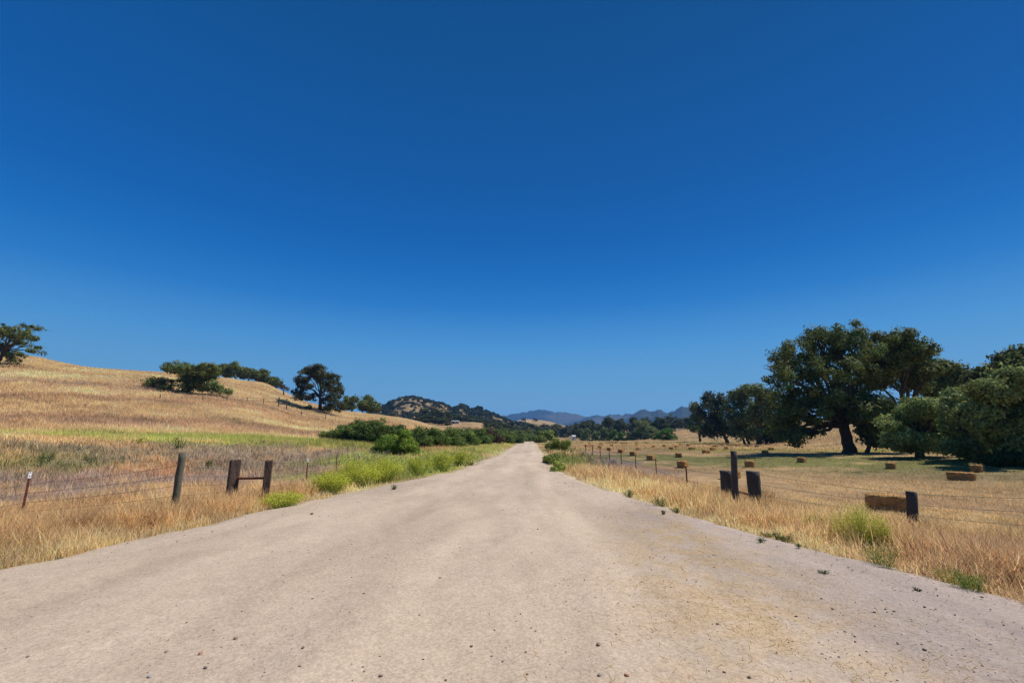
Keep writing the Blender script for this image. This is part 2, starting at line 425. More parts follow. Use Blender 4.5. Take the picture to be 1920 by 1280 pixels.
# ------------------------------------------------------------------ ground sheet
def build_ground():
    rs = [1.2]
    while rs[-1] < 900: rs.append(rs[-1] * 1.0155)
    while rs[-1] < 5200: rs.append(rs[-1] * 1.06)
    rs = np.array(rs)
    azs = np.concatenate([np.linspace(-math.pi, -1.15, 90, endpoint=False), np.linspace(-1.15, 1.15, 820, endpoint=False), np.linspace(1.15, math.pi, 90, endpoint=False)])
    A, Rr = np.meshgrid(azs, rs, indexing='ij')
    X = (Rr * np.sin(A)).ravel(); Y = (Rr * np.cos(A)).ravel()
    Z = ground_z(X, Y)
    C, _ = ground_color(X, Y)
    nA, nR = len(azs), len(rs)
    i = np.arange(nA)[:, None]; j = np.arange(nR - 1)[None]
    a = i * nR + j; b = ((i + 1) % nA) * nR + j
    Q = np.stack([a, a + 1, b + 1, b], -1).reshape(-1, 4)
    V = np.stack([X, Y, Z], -1)
    V = np.vstack([V, [[0, 0, -0.05]]]); C = np.vstack([C, C[:1]])
    k = len(V) - 1; ii = np.arange(nA)
    T = np.stack([ii * nR, ((ii + 1) % nA) * nR, np.full(nA, k)], -1)
    me = np_mesh('ground', V, [Q, T], M_ground, col=C * .42, smooth=True)
    tag(obj('ground', me), kind='structure')
build_ground()

# ------------------------------------------------------------------ road
def build_road():
    ys = np.concatenate([np.arange(-14, 30, .12), np.geomspace(30, 236, 260)])
    nx = 90
    u = np.linspace(0, 1, nx)
    n = len(ys)
    el = edge_l(ys) - .25 + (fbm(ys * .8, ys * 0, 3) - .5) * .7 + (fbm(ys * 4, ys * 0, 5) - .5) * .25
    er = edge_r(ys) + .2 + (fbm(ys * .8, ys * 0 + 9, 3) - .5) * .7 + (fbm(ys * 4, ys * 0 + 9, 5) - .5) * .25
    X = el[:, None] * (1 - u) + er[:, None] * u; Y = np.repeat(ys[:, None], nx, 1)
    edge = np.minimum(u, 1 - u)[None] * (er - el)[:, None]
    Z = (fbm(X * .5, Y * .25, 77) - .5) * .05 + (fbm(X * 2.5, Y * 1.5, 78) - .5) * .012
    Z = Z + .03 * sstep(0, 1.5, edge) - .05 * (1 - sstep(0, .35, edge)) + .012
    V = np.stack([X, Y, Z], -1).reshape(-1, 3)
    i = np.arange(n - 1)[:, None] * nx; j = np.arange(nx - 1)[None]
    a = i + j
    Q = np.stack([a, a + 1, a + nx + 1, a + nx], -1).reshape(-1, 4)
    x, y = V[:, 0], V[:, 1]
    base = S(228, 205, 180)
    C = np.repeat(base[None], len(V), 0)
    # coarser greyish gravel at the right, with trampled straw between
    t = sstep(1.2, 3.6, x - (y - 4) * .02 + (fbm(x * .6, y * .3, 91) - .5) * 1.6) * (1 - sstep(10, 26, y))
    C = C * (1 - t[:, None]) + S(204, 186, 174)[None] * t[:, None]
    s = np.exp(-((x - (1.9 + (y - 4) * .12)) / 0.95) ** 2) * (1 - sstep(7, 14, y)) * np.clip((fbm(x * 2.2, y * 2.2, 55) * .5 + fbm(x * 9, y * 6, 56) * .5 - .44) * 8, 0, 1)
    C = C * (1 - s[:, None] * .6) + S(224, 190, 138)[None] * s[:, None] * .6
    yy0 = np.clip(y, 3, 200); mid = (edge_l(yy0) + edge_r(yy0)) / 2
    fan = np.clip(1 + (28 - y) * .03, 1, 1.8)
    for off in (-1.35, -.05, 1.25):
        q = np.exp(-((x - mid - off * fan + (fbm(y * .15, y * 0 + off, 70) - .5) * .8) / (.32 * fan)) ** 2) * (.4 + .6 * fbm(x * .8, y * .2, 71))
        C = C * (1 + q[:, None] * .13)
    C = C * (1 - .09 * sstep(.45, .7, fbm(x * .55, y * .12, 72)))[:, None] * (1 - .10 * sstep(.45, .65, fbm(x * 2.2, y * .5, 73)))[:, None]
    tr = .5 * np.clip((fbm(x * 1.6, y * .12, 66) - .55) * 5, 0, 1)           # faint wheel tracks
    C = C * (1 - tr[:, None] * .25) + S(232, 212, 196)[None] * tr[:, None] * .25
    me = np_mesh('road', V, [Q], M_road, col=C * .645, smooth=True)
    tag(obj('road', me), kind='structure')
build_road()

# ------------------------------------------------------------------ hills and mountains
def ridge(name, prof, r_mid, r_half_front, r_half_back, noise_amp, colf, matl, nr=70, step=1.2, seed=1, smooth=1, jag=.16, rough=.02):
    px0, px1 = prof[0][0], prof[-1][0]
    pxs_ = np.arange(px0, px1 + .1, step)
    tops = np.interp(pxs_, [p[0] for p in prof], [p[1] for p in prof])
    for _ in range(smooth): tops = np.convolve(np.pad(tops, 2, 'edge'), [.2] * 5, 'valid')
    jg = (fbm(pxs_ * jag, pxs_ * 0 + seed, seed, 4) - .5) * 5 * np.clip((800 - tops) / 20, 0, 1)
    az = np.array([az_of(p) for p in pxs_])
    ztop = np.array([CAM[2] + r_mid * tan_el(p, t) for p, t in zip(pxs_, tops)])
    rs = np.concatenate([np.linspace(r_mid - r_half_front, r_mid, nr), np.linspace(r_mid, r_mid + r_half_back, nr // 2)[1:]])
    A, Q_ = np.meshgrid(az, rs, indexing='ij')
    X, Y = Q_ * np.sin(A), Q_ * np.cos(A)
    u = np.where(Q_ < r_mid, (r_mid - Q_) / r_half_front, (Q_ - r_mid) / r_half_back)
    shape = np.cos(np.clip(u, 0, 1) * math.pi / 2) ** 1.2
    g = (fbm(X * rough, Y * rough, seed, 6) - .5) * 2
    rid = 1 - np.abs(fbm(X * rough * .6 + 3, Y * rough * .6, seed + 5, 5) - .5) * 4
    Z = -2 + (ztop[:, None] + 2) * shape + noise_amp * (g + rid * .8 - .6) * np.sin(np.clip(u, 0, 1) * math.pi) + noise_amp * .22 * g
    n, m = Z.shape
    i = np.arange(n - 1)[:, None] * m; j = np.arange(m - 1)[None]; a = i + j
    Z = Z - (jg * r_mid / F)[:, None] * shape ** 8
    V = np.stack([X, Y, Z], -1).reshape(-1, 3)
    q = np.stack([a, a + 1, a + m + 1, a + m], -1).reshape(-1, 4)
    me = np_mesh(name, V, [q], matl, col=colf(V), smooth=True)
    o = obj(name, me); tag(o, kind='structure')
    return V, (n, m), u
def col_rock(V):
    n = fbm(V[:, 0] * .035, V[:, 1] * .035, 3); n2 = fbm(V[:, 0] * .012, V[:, 1] * .012, 8)
    t = sstep(.42, .58, n * .6 + n2 * .4)[:, None]
    return (S(150, 128, 88)[None] * (1 - t) + S(190, 164, 120)[None] * t) * .5
def col_mt(a, b, sc=.004):
    def f(V):
        t = sstep(.4, .62, fbm(V[:, 0] * sc, V[:, 1] * sc, 5, 5))[:, None]
        return a[None] * (1 - t) + b[None] * t
    return f
ROCK_PROF = [(640, 800), (688, 776), (706, 768), (722, 760), (742, 749), (762, 744), (778, 747), (800, 754), (822, 759), (836, 764), (846, 769), (853, 764), (862, 757), (871, 764), (881, 771), (888, 767), (896, 764), (908, 770), (920, 775), (935, 782), (960, 792), (990, 800)]
RV, (rn, rm), ru = ridge('hill', ROCK_PROF, 560, 190, 160, 7, col_rock, M_hill, nr=90, step=1.0, seed=4)
ridge('mountain', [(840, 800), (900, 783), (930, 776), (948, 777), (966, 774), (985, 772), (998, 769), (1009, 766), (1022, 768), (1040, 771), (1062, 773), (1088, 776), (1100, 779), (1112, 783), (1140, 790), (1180, 800)],
      3600, 900, 700, 75, col_mt(S(34, 44, 34) , S(74, 72, 58)), M_mount, smooth=3, seed=11, rough=.0016)
ridge('mountain', [(1060, 800), (1088, 788), (1104, 781), (1119, 777.5), (1130, 780), (1148, 776), (1162, 777.5), (1178, 775.5), (1195, 780), (1220, 790), (1260, 800)],
      3000, 700, 600, 60, col_mt(S(34, 44, 34), S(72, 70, 56)), M_mount, smooth=3, seed=15, rough=.0018)
ridge('mountain', [(1140, 800), (1170, 788), (1186, 780), (1198, 771), (1208.5, 766), (1218, 771), (1223, 773.5), (1230, 769), (1239, 766.5), (1250, 771.5), (1256, 775), (1268, 769), (1283, 760.5), (1297, 765), (1312, 773), (1335, 785), (1370, 800)],
      2300, 500, 500, 34, col_mt(S(34, 44, 32), S(54, 58, 42), .006), M_mount, smooth=4, seed=19, rough=.0028)

# ------------------------------------------------------------------ foliage
def leaf_cards(Cn, Nn, size, col, seed, droop=0.0, aspect=.55):
    g = np.random.default_rng(seed); n = len(Cn)
    N = Nn + g.normal(size=(n, 3)) * .55; N /= np.linalg.norm(N, axis=1)[:, None] + 1e-9
    U = np.cross(N, g.normal(size=(n, 3))); U /= np.linalg.norm(U, axis=1)[:, None] + 1e-9
    if droop: 
        U = U * (1 - droop) + np.array([0, 0, -1.0]) * droop; U /= np.linalg.norm(U, axis=1)[:, None] + 1e-9
    W = np.cross(N, U); W /= np.linalg.norm(W, axis=1)[:, None] + 1e-9
    s = size * g.uniform(.6, 1.35, n)[:, None]
    V = np.stack([Cn - U * s * .5, Cn + W * s * aspect * .5 - N * s * .06, Cn + U * s * .5, Cn - W * s * aspect * .5 - N * s * .06], 1).reshape(-1, 3)
    k = np.arange(n)[:, None] * 4 + np.arange(4)[None]
    return V, k, np.repeat(col, 4, 0)
def crown_points(lobes, nleaf, clump, seed, col, flat_=.95, spread=.8, hue=.12, hollow=.45, per=34):
    """lobes: (x,y,z,rx,ry,rz). Leaves gathered in clumps through the volume of the lobes."""
    g = np.random.default_rng(seed)
    L = np.array(lobes, float); vol = (L[:, 3] * L[:, 4] * L[:, 5]) ** .72; vol /= vol.sum()
    nc = max(6, nleaf // per)
    which = g.choice(len(L), nc, p=vol)
    D = g.normal(size=(nc, 3)); D /= np.linalg.norm(D, axis=1)[:, None]
    rad = g.uniform(hollow, 1, nc) ** .6 * g.choice([1, 1.22], nc, p=[.8, .2])
    cc = L[which, :3] + D * rad[:, None] * L[which, 3:]
    cr = clump * g.uniform(.55, 1.35, nc)
    bright = g.uniform(.65, 1.45, nc); warm = g.normal(0, hue, nc)
    tot = nc * per; w_ = np.repeat(np.arange(nc), per)
    d = g.normal(size=(tot, 3)); d /= np.linalg.norm(d, axis=1)[:, None]
    q = g.uniform(.15, 1, tot) ** .5
    P = cc[w_] + d * (q * cr[w_])[:, None] * np.array([1.15, 1.15, flat_])
    N = d * .8 + D[w_] * .5 + np.array([0, 0, .22])
    C = np.asarray(col)[None] * bright[w_][:, None] * g.uniform(.8, 1.2, tot)[:, None]
    C = C * np.stack([1 + warm[w_], np.ones(tot), 1 - warm[w_] * .6], 1)
    return P, N, np.clip(C, .002, 1), cc
def limb(a, b, r0, r1, g, n=6, sag=.12, up=True):
    a, b = np.array(a, float), np.array(b, float); t = np.linspace(0, 1, n)[:, None]
    L_ = np.linalg.norm(b - a)
    mid = (a + b) / 2 + g.normal(size=3) * L_ * sag * .5 + np.array([0, 0, L_ * sag * (1 if up else -1)])
    P = (1 - t) ** 2 * a + 2 * t * (1 - t) * mid + t ** 2 * b
    P[1:-1] += g.normal(size=(n - 2, 3)) * L_ * .025
    return P, np.linspace(r0, r1, n)
def tree_meshes(name, lobes, height, trunk_r, nleaf, leaf, clump, col, seed, fork=.3, stems=1, lean=(0, 0), droop=0., twigs=3, hue=.12, per=34, hollow=.45, pull=.35):
    g = np.random.default_rng(seed); paths = []
    L = np.array(lobes, float)
    cx, cy = L[:, 0].mean(), L[:, 1].mean()
    hf = height * fork
    top = np.array([cx * pull + lean[0], cy * .35 + lean[1], hf])
    for s in range(stems):
        o = np.zeros(3) if stems == 1 else np.array([g.uniform(-.4, .4) * trunk_r * 5, g.uniform(-.4, .4) * trunk_r * 5, 0])
        tp = top + (0 if stems == 1 else 1) * g.normal(size=3) * np.array([.5, .5, .2]) * trunk_r * 4
        t = np.linspace(0, 1, 7)[:, None]
        P = o * (1 - t) + tp * t; P[1:-1] += g.normal(size=(5, 3)) * trunk_r * .2; P[0, 2] = -.25
        rad = trunk_r * np.array([1.55, 1.12, 1, .95, .9, .88, .8]) / (1 if stems == 1 else 1.5)
        paths.append((P, rad))
    for k, l in enumerate(L):
        c = l[:3]
        start = top + np.array([0, 0, -g.uniform(0, hf * .15)])
        d = np.linalg.norm(c - start)
        r0 = trunk_r * g.uniform(.35, .6)
        P, rad = limb(start, c, r0, r0 * .3, g, 8, .1)
        paths.append((P, rad))
        for q in range(twigs):
            e = c + g.normal(size=3) * l[3:] * .62; s0 = P[g.integers(4, 8)]
            paths.append((limb(s0, e, r0 * .28, r0 * .08, g, 5, .08)))
    V, Fc = tubes(paths, 6)
    trunk = np_mesh('trunk', V, Fc, M_bark, smooth=True)
    P, N, C, _ = crown_points(lobes, nleaf, clump, seed + 1, col, hue=hue, hollow=hollow, per=per)
    V, K, CC = leaf_cards(P, N, leaf, C, seed + 2, droop)
    crown = np_mesh('crown', V, [K], M_leaf, col=CC)
    return trunk, crown
def tree_from(name, base, px_lobes, label, cat='tree', group=None, trunk_px=6, nleaf=4000, leaf=.3, clump=.8, col=None, seed=1, depth_jit=.9, fork=.3, part_trunk='trunk', part_crown='crown', split=0, full=1.0, depth_scale=1.0, **kw):
    """A tree whose main leaf masses are given by where they stand as seen from the road, each one at its own distance."""
    g = np.random.default_rng(seed)
    D = cam_depth(base); lobes = []
    px_lobes = [(a_, b_, c_ * full, d_ * full) for a_, b_, c_, d_ in px_lobes]
    if cat == 'shrub' and split == 7:
        bxs = [l[0] for l in px_lobes]; bw = (max(bxs) - min(bxs)) / 2 + 19; q_ = np.asarray(base) - CAM; bpy_ = 640 - F * float(q_ @ upv) / D; ht = bpy_ - min(l[1] for l in px_lobes)
        px_lobes = list(px_lobes) + [(sum(bxs) / len(bxs) + u_ * bw, bpy_ - ht * k_, bw * .40, ht * .3) for u_ in (-.9, -.35, .2, .8) for k_ in (.2, .55)]
    if split:
        px_lobes = [(px + g.uniform(-.75, .75) * rx, py + g.uniform(-.75, .7) * ry, rx * g.uniform(.3, .55), ry * g.uniform(.35, .6)) for (px, py, rx, ry) in px_lobes for _ in range(split)]
    allx = [l[0] for l in px_lobes]; half = (max(allx) - min(allx)) / 2 * D / F + 1
    for (px, py, rx, ry) in px_lobes:
        rX, rZ = rx * D / F, ry * D / F
        off = g.uniform(-depth_jit, depth_jit) * half * .55 * depth_scale
        p = point(px, py, D + off) - base
        lobes.append((p[0], p[1], max(p[2], rZ * .7), rX, (rX * .6 + half * .25) * depth_scale, rZ))
    h = max(l[2] + l[5] for l in lobes)
    tr, cr = tree_meshes(name, lobes, h, trunk_px * D / F / 2, nleaf, leaf, clump, col, seed, fork=fork, **kw)
    e = empty(name, base, label, cat, group)
    obj(part_trunk, tr, e); obj(part_crown, cr, e)
    return e
OAK = S(106, 116, 62) * .88
OAK_FAR = S(92, 100, 60) * .70
WILLOW = S(146, 158, 92) * .9

# the great oak and its neighbours beyond the field
tree_from('oak_tree', hit(1592, 849), [(1528, 630, 26, 17), (1582, 630, 32, 17), (1478, 664, 27, 20), (1460, 704, 16, 22), (1500, 694, 32, 24), (1545, 660, 36, 24), (1600, 660, 36, 24), (1565, 696, 38, 24), (1468, 742, 22, 18), (1505, 752, 26, 22), (1545, 742, 30, 22), (1612, 705, 30, 24), (1604, 745, 28, 20), (1640, 755, 20, 22), (1468, 786, 24, 18), (1508, 796, 24, 18), (1640, 790, 14, 20), (1540, 780, 20, 14), (1456, 812, 12, 12), (1490, 820, 18, 10), (1528, 814, 12, 10), (1650, 808, 14, 14), (1480, 770, 22, 16)],
          'huge old oak with the widest dark crown and a thick forked trunk', group=None, trunk_px=19, full=1.06, nleaf=54000, leaf=.21, clump=.48, per=82, col=OAK, seed=21, fork=.24, twigs=5, hollow=.3, pull=.12)
tree_from('oak_tree', at_r(1695, 56), [(1650, 642, 26, 17), (1688, 634, 17, 15), (1708, 656, 30, 20), (1735, 672, 14, 14), (1660, 676, 30, 22), (1700, 690, 32, 20), (1650, 712, 26, 18), (1722, 718, 20, 14), (1745, 700, 10, 10)],
          'tall dark oak rising behind the pale willow, against the huge oak', group=None, trunk_px=14, full=1.06, nleaf=24000, leaf=.25, clump=.52, per=75, col=OAK, seed=22, fork=.35, twigs=4, hollow=.3)
tree_from('oak_tree', at_r(1622, 50), [(1625, 800, 14, 16), (1640, 818, 14, 12), (1612, 775, 12, 14), (1632, 770, 12, 14), (1650, 826, 10, 8), (1665, 798, 13, 20), (1678, 818, 11, 13), (1660, 770, 12, 14), (1648, 806, 12, 12)],
          'slim young oak standing just right of the huge forked trunk', group=None, trunk_px=7, nleaf=11000, leaf=.3, clump=.5, col=OAK, seed=23, fork=.3)
tree_from('oak_tree', at_r(1768, 66), [(1765, 694, 22, 16), (1785, 706, 18, 18), (1755, 724, 24, 20), (1790, 740, 15, 18), (1770, 760, 20, 18)],
          'round dark oak showing between the tall oak and the big willows', group=None, trunk_px=9, nleaf=11000, leaf=.38, clump=.7, col=OAK, seed=24, fork=.35)
tree_from('oak_tree', at_r(1840, 62), [(1832, 712, 13, 12), (1848, 700, 12, 9), (1822, 726, 12, 12), (1855, 720, 14, 12), (1838, 750, 16, 20)],
          'dark oak whose top peeps out just above the left end of the big willow', group=None, trunk_px=8, nleaf=6500, leaf=.34, clump=.6, col=OAK * .9, seed=25, fork=.4)
tree_from('oak_tree', at_r(1908, 58), [(1888, 672, 12, 8), (1912, 666, 14, 11), (1900, 688, 18, 12), (1926, 680, 16, 16), (1915, 720, 22, 24)],
          'dark oak with a knobbly top standing behind the big willow at the frame edge', group=None, trunk_px=9, nleaf=8000, leaf=.34, clump=.6, col=OAK * .9, seed=26, fork=.4)
# pale willows
tree_from('willow_tree', hit(1727, 857), [(1688, 792, 30, 22), (1712, 760, 22, 15), (1736, 790, 32, 28), (1766, 765, 26, 20), (1772, 808, 28, 22), (1700, 815, 22, 12), (1745, 818, 26, 14), (1702, 832, 18, 11), (1676, 818, 13, 14), (1756, 836, 20, 11), (1664, 790, 10, 12)],
          'pale green bushy willow with one short dark trunk, in front of the oaks', group=None, full=1.15, trunk_px=13, nleaf=44000, leaf=.19, clump=.38, per=45, col=WILLOW, seed=31, fork=.28, droop=.35, split=4, hue=.06)
tree_from('willow_tree', hit(1880, 868), [(1860, 726, 28, 20), (1905, 716, 30, 20), (1880, 762, 40, 28), (1928, 775, 30, 30), (1850, 796, 32, 28), (1900, 826, 36, 28), (1945, 725, 20, 22), (1950, 825, 24, 28)],
          'largest grey green willow thicket reaching the ground at the field edge', group=None, full=1.1, trunk_px=14, nleaf=60000, leaf=.18, clump=.38, per=45, col=WILLOW * .85, seed=32, fork=.25, stems=3, droop=.35, split=4, hue=.06)
tree_from('willow_tree', hit(1815, 862), [(1806, 748, 26, 20), (1798, 785, 26, 26), (1835, 770, 20, 24), (1822, 826, 24, 22), (1800, 838, 18, 12), (1835, 850, 20, 12)],
          'small dark green willow between the trunked willow and the large thicket', group=None, trunk_px=9, nleaf=26000, leaf=.24, clump=.45, col=WILLOW * .85, seed=33, fork=.25, stems=2, droop=.3, split=4, hue=.06)
# the clump of oaks at the left of the huge one
tree_from('oak_tree', at_r(1312, 125), [(1303, 764, 8, 9), (1309, 784, 11, 14), (1300, 800, 8, 8), (1315, 802, 8, 8)], 'narrow dark oak at the left end of the oak row beyond the field', group=None, trunk_px=4, nleaf=3000, leaf=.5, clump=.8, col=OAK, seed=41)
tree_from('oak_tree', hit(1364, 831), [(1335, 748, 18, 12), (1328, 772, 18, 18), (1352, 790, 20, 20), (1345, 762, 20, 16), (1330, 800, 14, 12), (1368, 805, 10, 12), (1345, 814, 16, 8), (1325, 812, 10, 8)], 'broad oak with a greyish round top, second in the row', group=None, trunk_px=6, nleaf=10000, leaf=.45, clump=.8, col=S(88, 98, 60) * .62, seed=42, twigs=3, fork=.25)
tree_from('oak_tree', hit(1400, 832.5), [(1382, 745, 18, 14), (1397, 733, 18, 11), (1378, 775, 18, 20), (1402, 768, 20, 22), (1398, 798, 20, 14), (1385, 812, 16, 9), (1408, 814, 12, 9)], 'dark twin stemmed oak with a high top in the middle of the row', group=None, trunk_px=6, nleaf=9500, leaf=.45, clump=.8, col=OAK, seed=43, stems=2, fork=.25)
tree_from('oak_tree', hit(1422, 833.5), [(1422, 733, 18, 11), (1436, 748, 16, 15), (1424, 776, 22, 20), (1440, 796, 18, 16), (1452, 772, 14, 18), (1438, 818, 16, 8), (1418, 812, 10, 8)], 'tall oak with the darkest crown and stout trunk in the row', group=None, trunk_px=7, nleaf=9500, leaf=.45, clump=.8, col=OAK, seed=44, fork=.25)
tree_from('oak_tree', hit(1436, 832), [(1452, 800, 17, 16), (1463, 812, 12, 11), (1438, 812, 14, 9), (1470, 795, 10, 12), (1455, 824, 14, 6)], 'low spreading oak filling the gap beside the huge oak crown', group=None, trunk_px=5, nleaf=5500, leaf=.42, clump=.7, col=OAK, seed=45)
# oaks on the left hill
tree_from('oak_tree', hit(352, 736), [(335, 687, 20, 7), (321, 693, 11, 5), (353, 693, 18, 8), (391, 689, 13, 7), (402, 694, 8, 8), (378, 697, 18, 9), (360, 703, 18, 9), (392, 705, 11, 9), (356, 717, 16, 11), (381, 721, 22, 10), (402, 728, 16, 6), (420, 734, 10, 3), (348, 728, 9, 7), (297, 714, 15, 5), (280, 717, 8, 4), (314, 717, 9, 6), (310, 727, 7, 3)],
          'sprawling low oak with a long limb reaching out sideways on the golden slope', group=None, trunk_px=7, full=1.08, nleaf=24000, leaf=.28, clump=.52, per=60, col=OAK, seed=51, fork=.3, twigs=3, depth_scale=.6)
tree_from('oak_tree', hit(600, 768), [(582, 696, 12, 7), (599, 691, 10, 6), (601, 703, 18, 9), (571, 704, 9, 7), (563, 714, 7, 5), (570, 722, 12, 8), (557, 736, 9, 6), (563, 744, 8, 4), (580, 743, 11, 6), (611, 712, 16, 10), (626, 710, 9, 8), (620, 724, 16, 9), (631, 733, 9, 8), (627, 745, 11, 8), (613, 752, 8, 6), (632, 762, 14, 7), (612, 764, 9, 5)],
          'tall open crowned oak standing alone at the foot of the golden hill', group=None, trunk_px=6, full=1.12, nleaf=22000, leaf=.32, clump=.58, per=50, col=S(92, 96, 58) * .62, seed=52, fork=.35, twigs=3)
tree_from('oak_tree', hit(-6, 681), [(4, 616, 9, 8), (20, 630, 13, 9), (40, 621, 9, 7), (61, 614, 6, 4), (53, 630, 7, 6), (42, 641, 8, 7), (57, 648, 8, 4), (70, 659, 8, 2.5), (17, 661, 8, 4), (30, 665, 7, 6), (-14, 618, 16, 12), (-30, 640, 18, 14), (-6, 645, 10, 8), (28, 676, 10, 2.5)],
          'ragged oak on the hilltop at the left edge, sky showing through it', group=None, trunk_px=7, nleaf=10500, leaf=.32, clump=.5, per=50, col=OAK * .95, seed=53, fork=.3, twigs=3)
ridge_trees = [((430, 168), [(424, 691, 9, 7), (440, 688, 8, 7), (429, 701, 8, 4), (417, 690, 4, 5)], 'dark oak at the upper end of the ridge line row, its top the highest', 4),
 ((455, 172), [(452, 698, 10, 6), (462, 696, 8, 6), (456, 704, 8, 3)], 'low dark oak next down the ridge, close against the highest one', 3),
 ((471, 176), [(472, 700, 8, 6), (480, 703, 6, 5)], 'small rounded oak in the middle of the ridge row', 3),
 ((492, 178), [(495, 700, 7, 7), (489, 708, 8, 6), (500, 712, 7, 5)], 'oak with a pointed top on the ridge line', 3),
 ((508, 182), [(511, 714, 10, 6), (520, 717, 6, 6), (506, 719, 6, 4)], 'wide oak near the lower end of the ridge row', 3)]
for i, ((px, r), lb, lab, tp) in enumerate(ridge_trees):
    tree_from('oak_tree', at_r(px, r), lb, lab, group=None, trunk_px=tp, nleaf=4200, leaf=.6, clump=.9, col=OAK * .9, seed=60 + i)
tree_from('oak_tree', at_r(524, 150), [(530, 724, 7, 3.5), (536, 728, 4, 3), (523, 722, 4, 3)], 'thin nearly leafless little tree at the lower end of the ridge row', group=None, trunk_px=2.2, nleaf=500, leaf=.4, clump=.6, col=S(112, 106, 92) * .62, seed=70, fork=.45)
tree_from('oak_tree', at_r(657, 145), [(652, 750, 5, 6), (665, 749, 5, 6), (658, 761, 7, 5), (646, 762, 6, 5)], 'small forked oak on the crest just right of the lone tall oak', group=None, trunk_px=3, nleaf=3500, leaf=.55, clump=.8, col=OAK, seed=71)
tree_from('oak_tree', at_r(689, 150), [(690, 748, 8, 6), (682, 759, 11, 7), (699, 759, 10, 7), (707, 763, 5, 6), (690, 766, 12, 4)], 'rounded oak on the crest in front of the rocky hill', group=None, trunk_px=3, nleaf=5500, leaf=.55, clump=.8, col=OAK, seed=72)

# ------------------------------------------------------------------ generic far trees: three kinds, copied
def generic(name, seed, col, n, leaf, clump, droop=0., kinds='oak'):
    g = np.random.default_rng(seed); lobes = []
    m = g.integers(9, 13) if kinds == 'oak' else 16
    for k in range(m):
        a = g.uniform(0, 2 * math.pi); rad = g.uniform(.05, .34)
        z = g.uniform(.3, .82) if kinds == 'oak' else g.uniform(.14, .8) ** 1.1
        lobes.append((math.cos(a) * rad * 10, math.sin(a) * rad * 10, z * 10, g.uniform(1.4, 2.5), g.uniform(1.4, 2.5), g.uniform(1.1, 2.0)))
    for k in range(3 if kinds == 'oak' else 6):
        a = g.uniform(0, 2 * math.pi); lobes.append((math.cos(a) * 3.2, math.sin(a) * 3.2, 1.2 if kinds != 'oak' else 2.2, 1.9, 1.9, 1.6))
    return tree_meshes(name, lobes, 10, .33, n, leaf, clump, col, seed, fork=.28, twigs=1, droop=droop)
KINDS = {
 'oak': [generic('oak_tree', 100 + i, OAK_FAR * k, 4200, .62, .85) for i, k in enumerate((1, .85, 1.12, .95))],
 'willow': [generic('willow_tree', 120 + i, S(136, 150, 98) * .8 * k, 7000, .5, .75, .3, 'bush') for i, k in enumerate((1, 1.12, .85))],
 'bush': [generic('bush', 130 + i, S(104, 138, 56) * .85 * k, 7000, .5, .75, .1, 'bush') for i, k in enumerate((1, .85))],
}
CAT = {'oak': ('oak_tree', 'tree'), 'willow': ('willow_tree', 'tree'), 'bush': ('leafy_bush', 'bush')}
cnt = [0]
def far_tree(kind, px, top, r, label, width=None, group=None, dz=0.0):
    b = at_r(px, r)
    D = cam_depth(b); ztop = CAM[2] + r * tan_el(px, top)
    h = max(ztop - b[2], 2.0); k = cnt[0]; cnt[0] += 1
    tr, cr = KINDS[kind][k % len(KINDS[kind])]
    e = empty(CAT[kind][0], b, label, CAT[kind][1], group)
    sx = (width * D / F / 8.2) if width else h / 10 * random.uniform(.9, 1.25)
    e.scale = (sx, sx, h / 9.7); e.rotation_euler = (0, 0, random.uniform(0, 6.28))
    obj('trunk', tr, e); obj('crown', cr, e)
    return e
# pale willows and bushes along the far side of the field
for px, top, r, w_, kind, lab in [
 (1098, 800, 178, 18, 'willow', 'pale willow at the left end of the far field edge, beside the white shed'),
 (1116, 804, 176, 20, 'willow', 'low grey green willow second along the far field edge'),
 (1134, 798, 174, 22, 'willow', 'rounded pale willow at the far field edge, left of the dark thicket'),
 (1150, 800, 172, 18, 'bush', 'fresh green bush at the far field edge in front of tall oaks'),
 (1165, 807, 170, 20, 'bush', 'low dark bush below the small tan slope at the far field edge'),
 (1181, 808, 168, 20, 'willow', 'squat dark willow just left of the tall pale willow'),
 (1201, 784, 170, 34, 'willow', 'tallest pale willow at the far edge of the hay field'),
 (1222, 794, 168, 26, 'willow', 'leaning pale willow between the tallest willow and the bright bush'),
 (1234, 806, 160, 20, 'bush', 'dark low bush tucked left of the bright green bush')]:
    far_tree(kind, px, top, r, lab, w_)
e = far_tree('bush', 1252, 797, 150, 'bright green rounded bush standing out at the far field edge', 32)
# oaks behind them
for i, (px, top) in enumerate([(1086, 793), (1095, 789), (1106, 786), (1118, 785), (1130, 786), (1141, 781), (1151, 788), (1163, 785), (1176, 784), (1190, 781), (1205, 780), (1218, 783), (1231, 782), (1244, 783), (1256, 773), (1267, 783), (1279, 785), (1291, 782)]):
    far_tree('oak', px, top, 235 + (i * 37) % 60, 'dark oak in the wood behind the pale willows, below the blue peaks', random.uniform(24, 34), 'oaks in the wood behind the willows')
# dark wood across the end of the road
for i, (px, top) in enumerate([(1074, 797), (1064, 795), (1053, 797), (1042, 794), (1031, 796), (1021, 793), (1010, 796), (999, 794), (988, 797), (978, 794), (968, 793), (958, 790), (947, 791), (937, 788), (1080, 800), (1058, 801), (1037, 800), (1016, 800), (995, 801), (973, 799), (963, 800), (955, 803)]):
    far_tree('oak', px, top, (335 if i < 14 else 285) + (i * 23) % 40, 'dark oak in the wood closing the valley beyond the end of the road', random.uniform(24, 34), 'oaks in the wood at the end of the road')
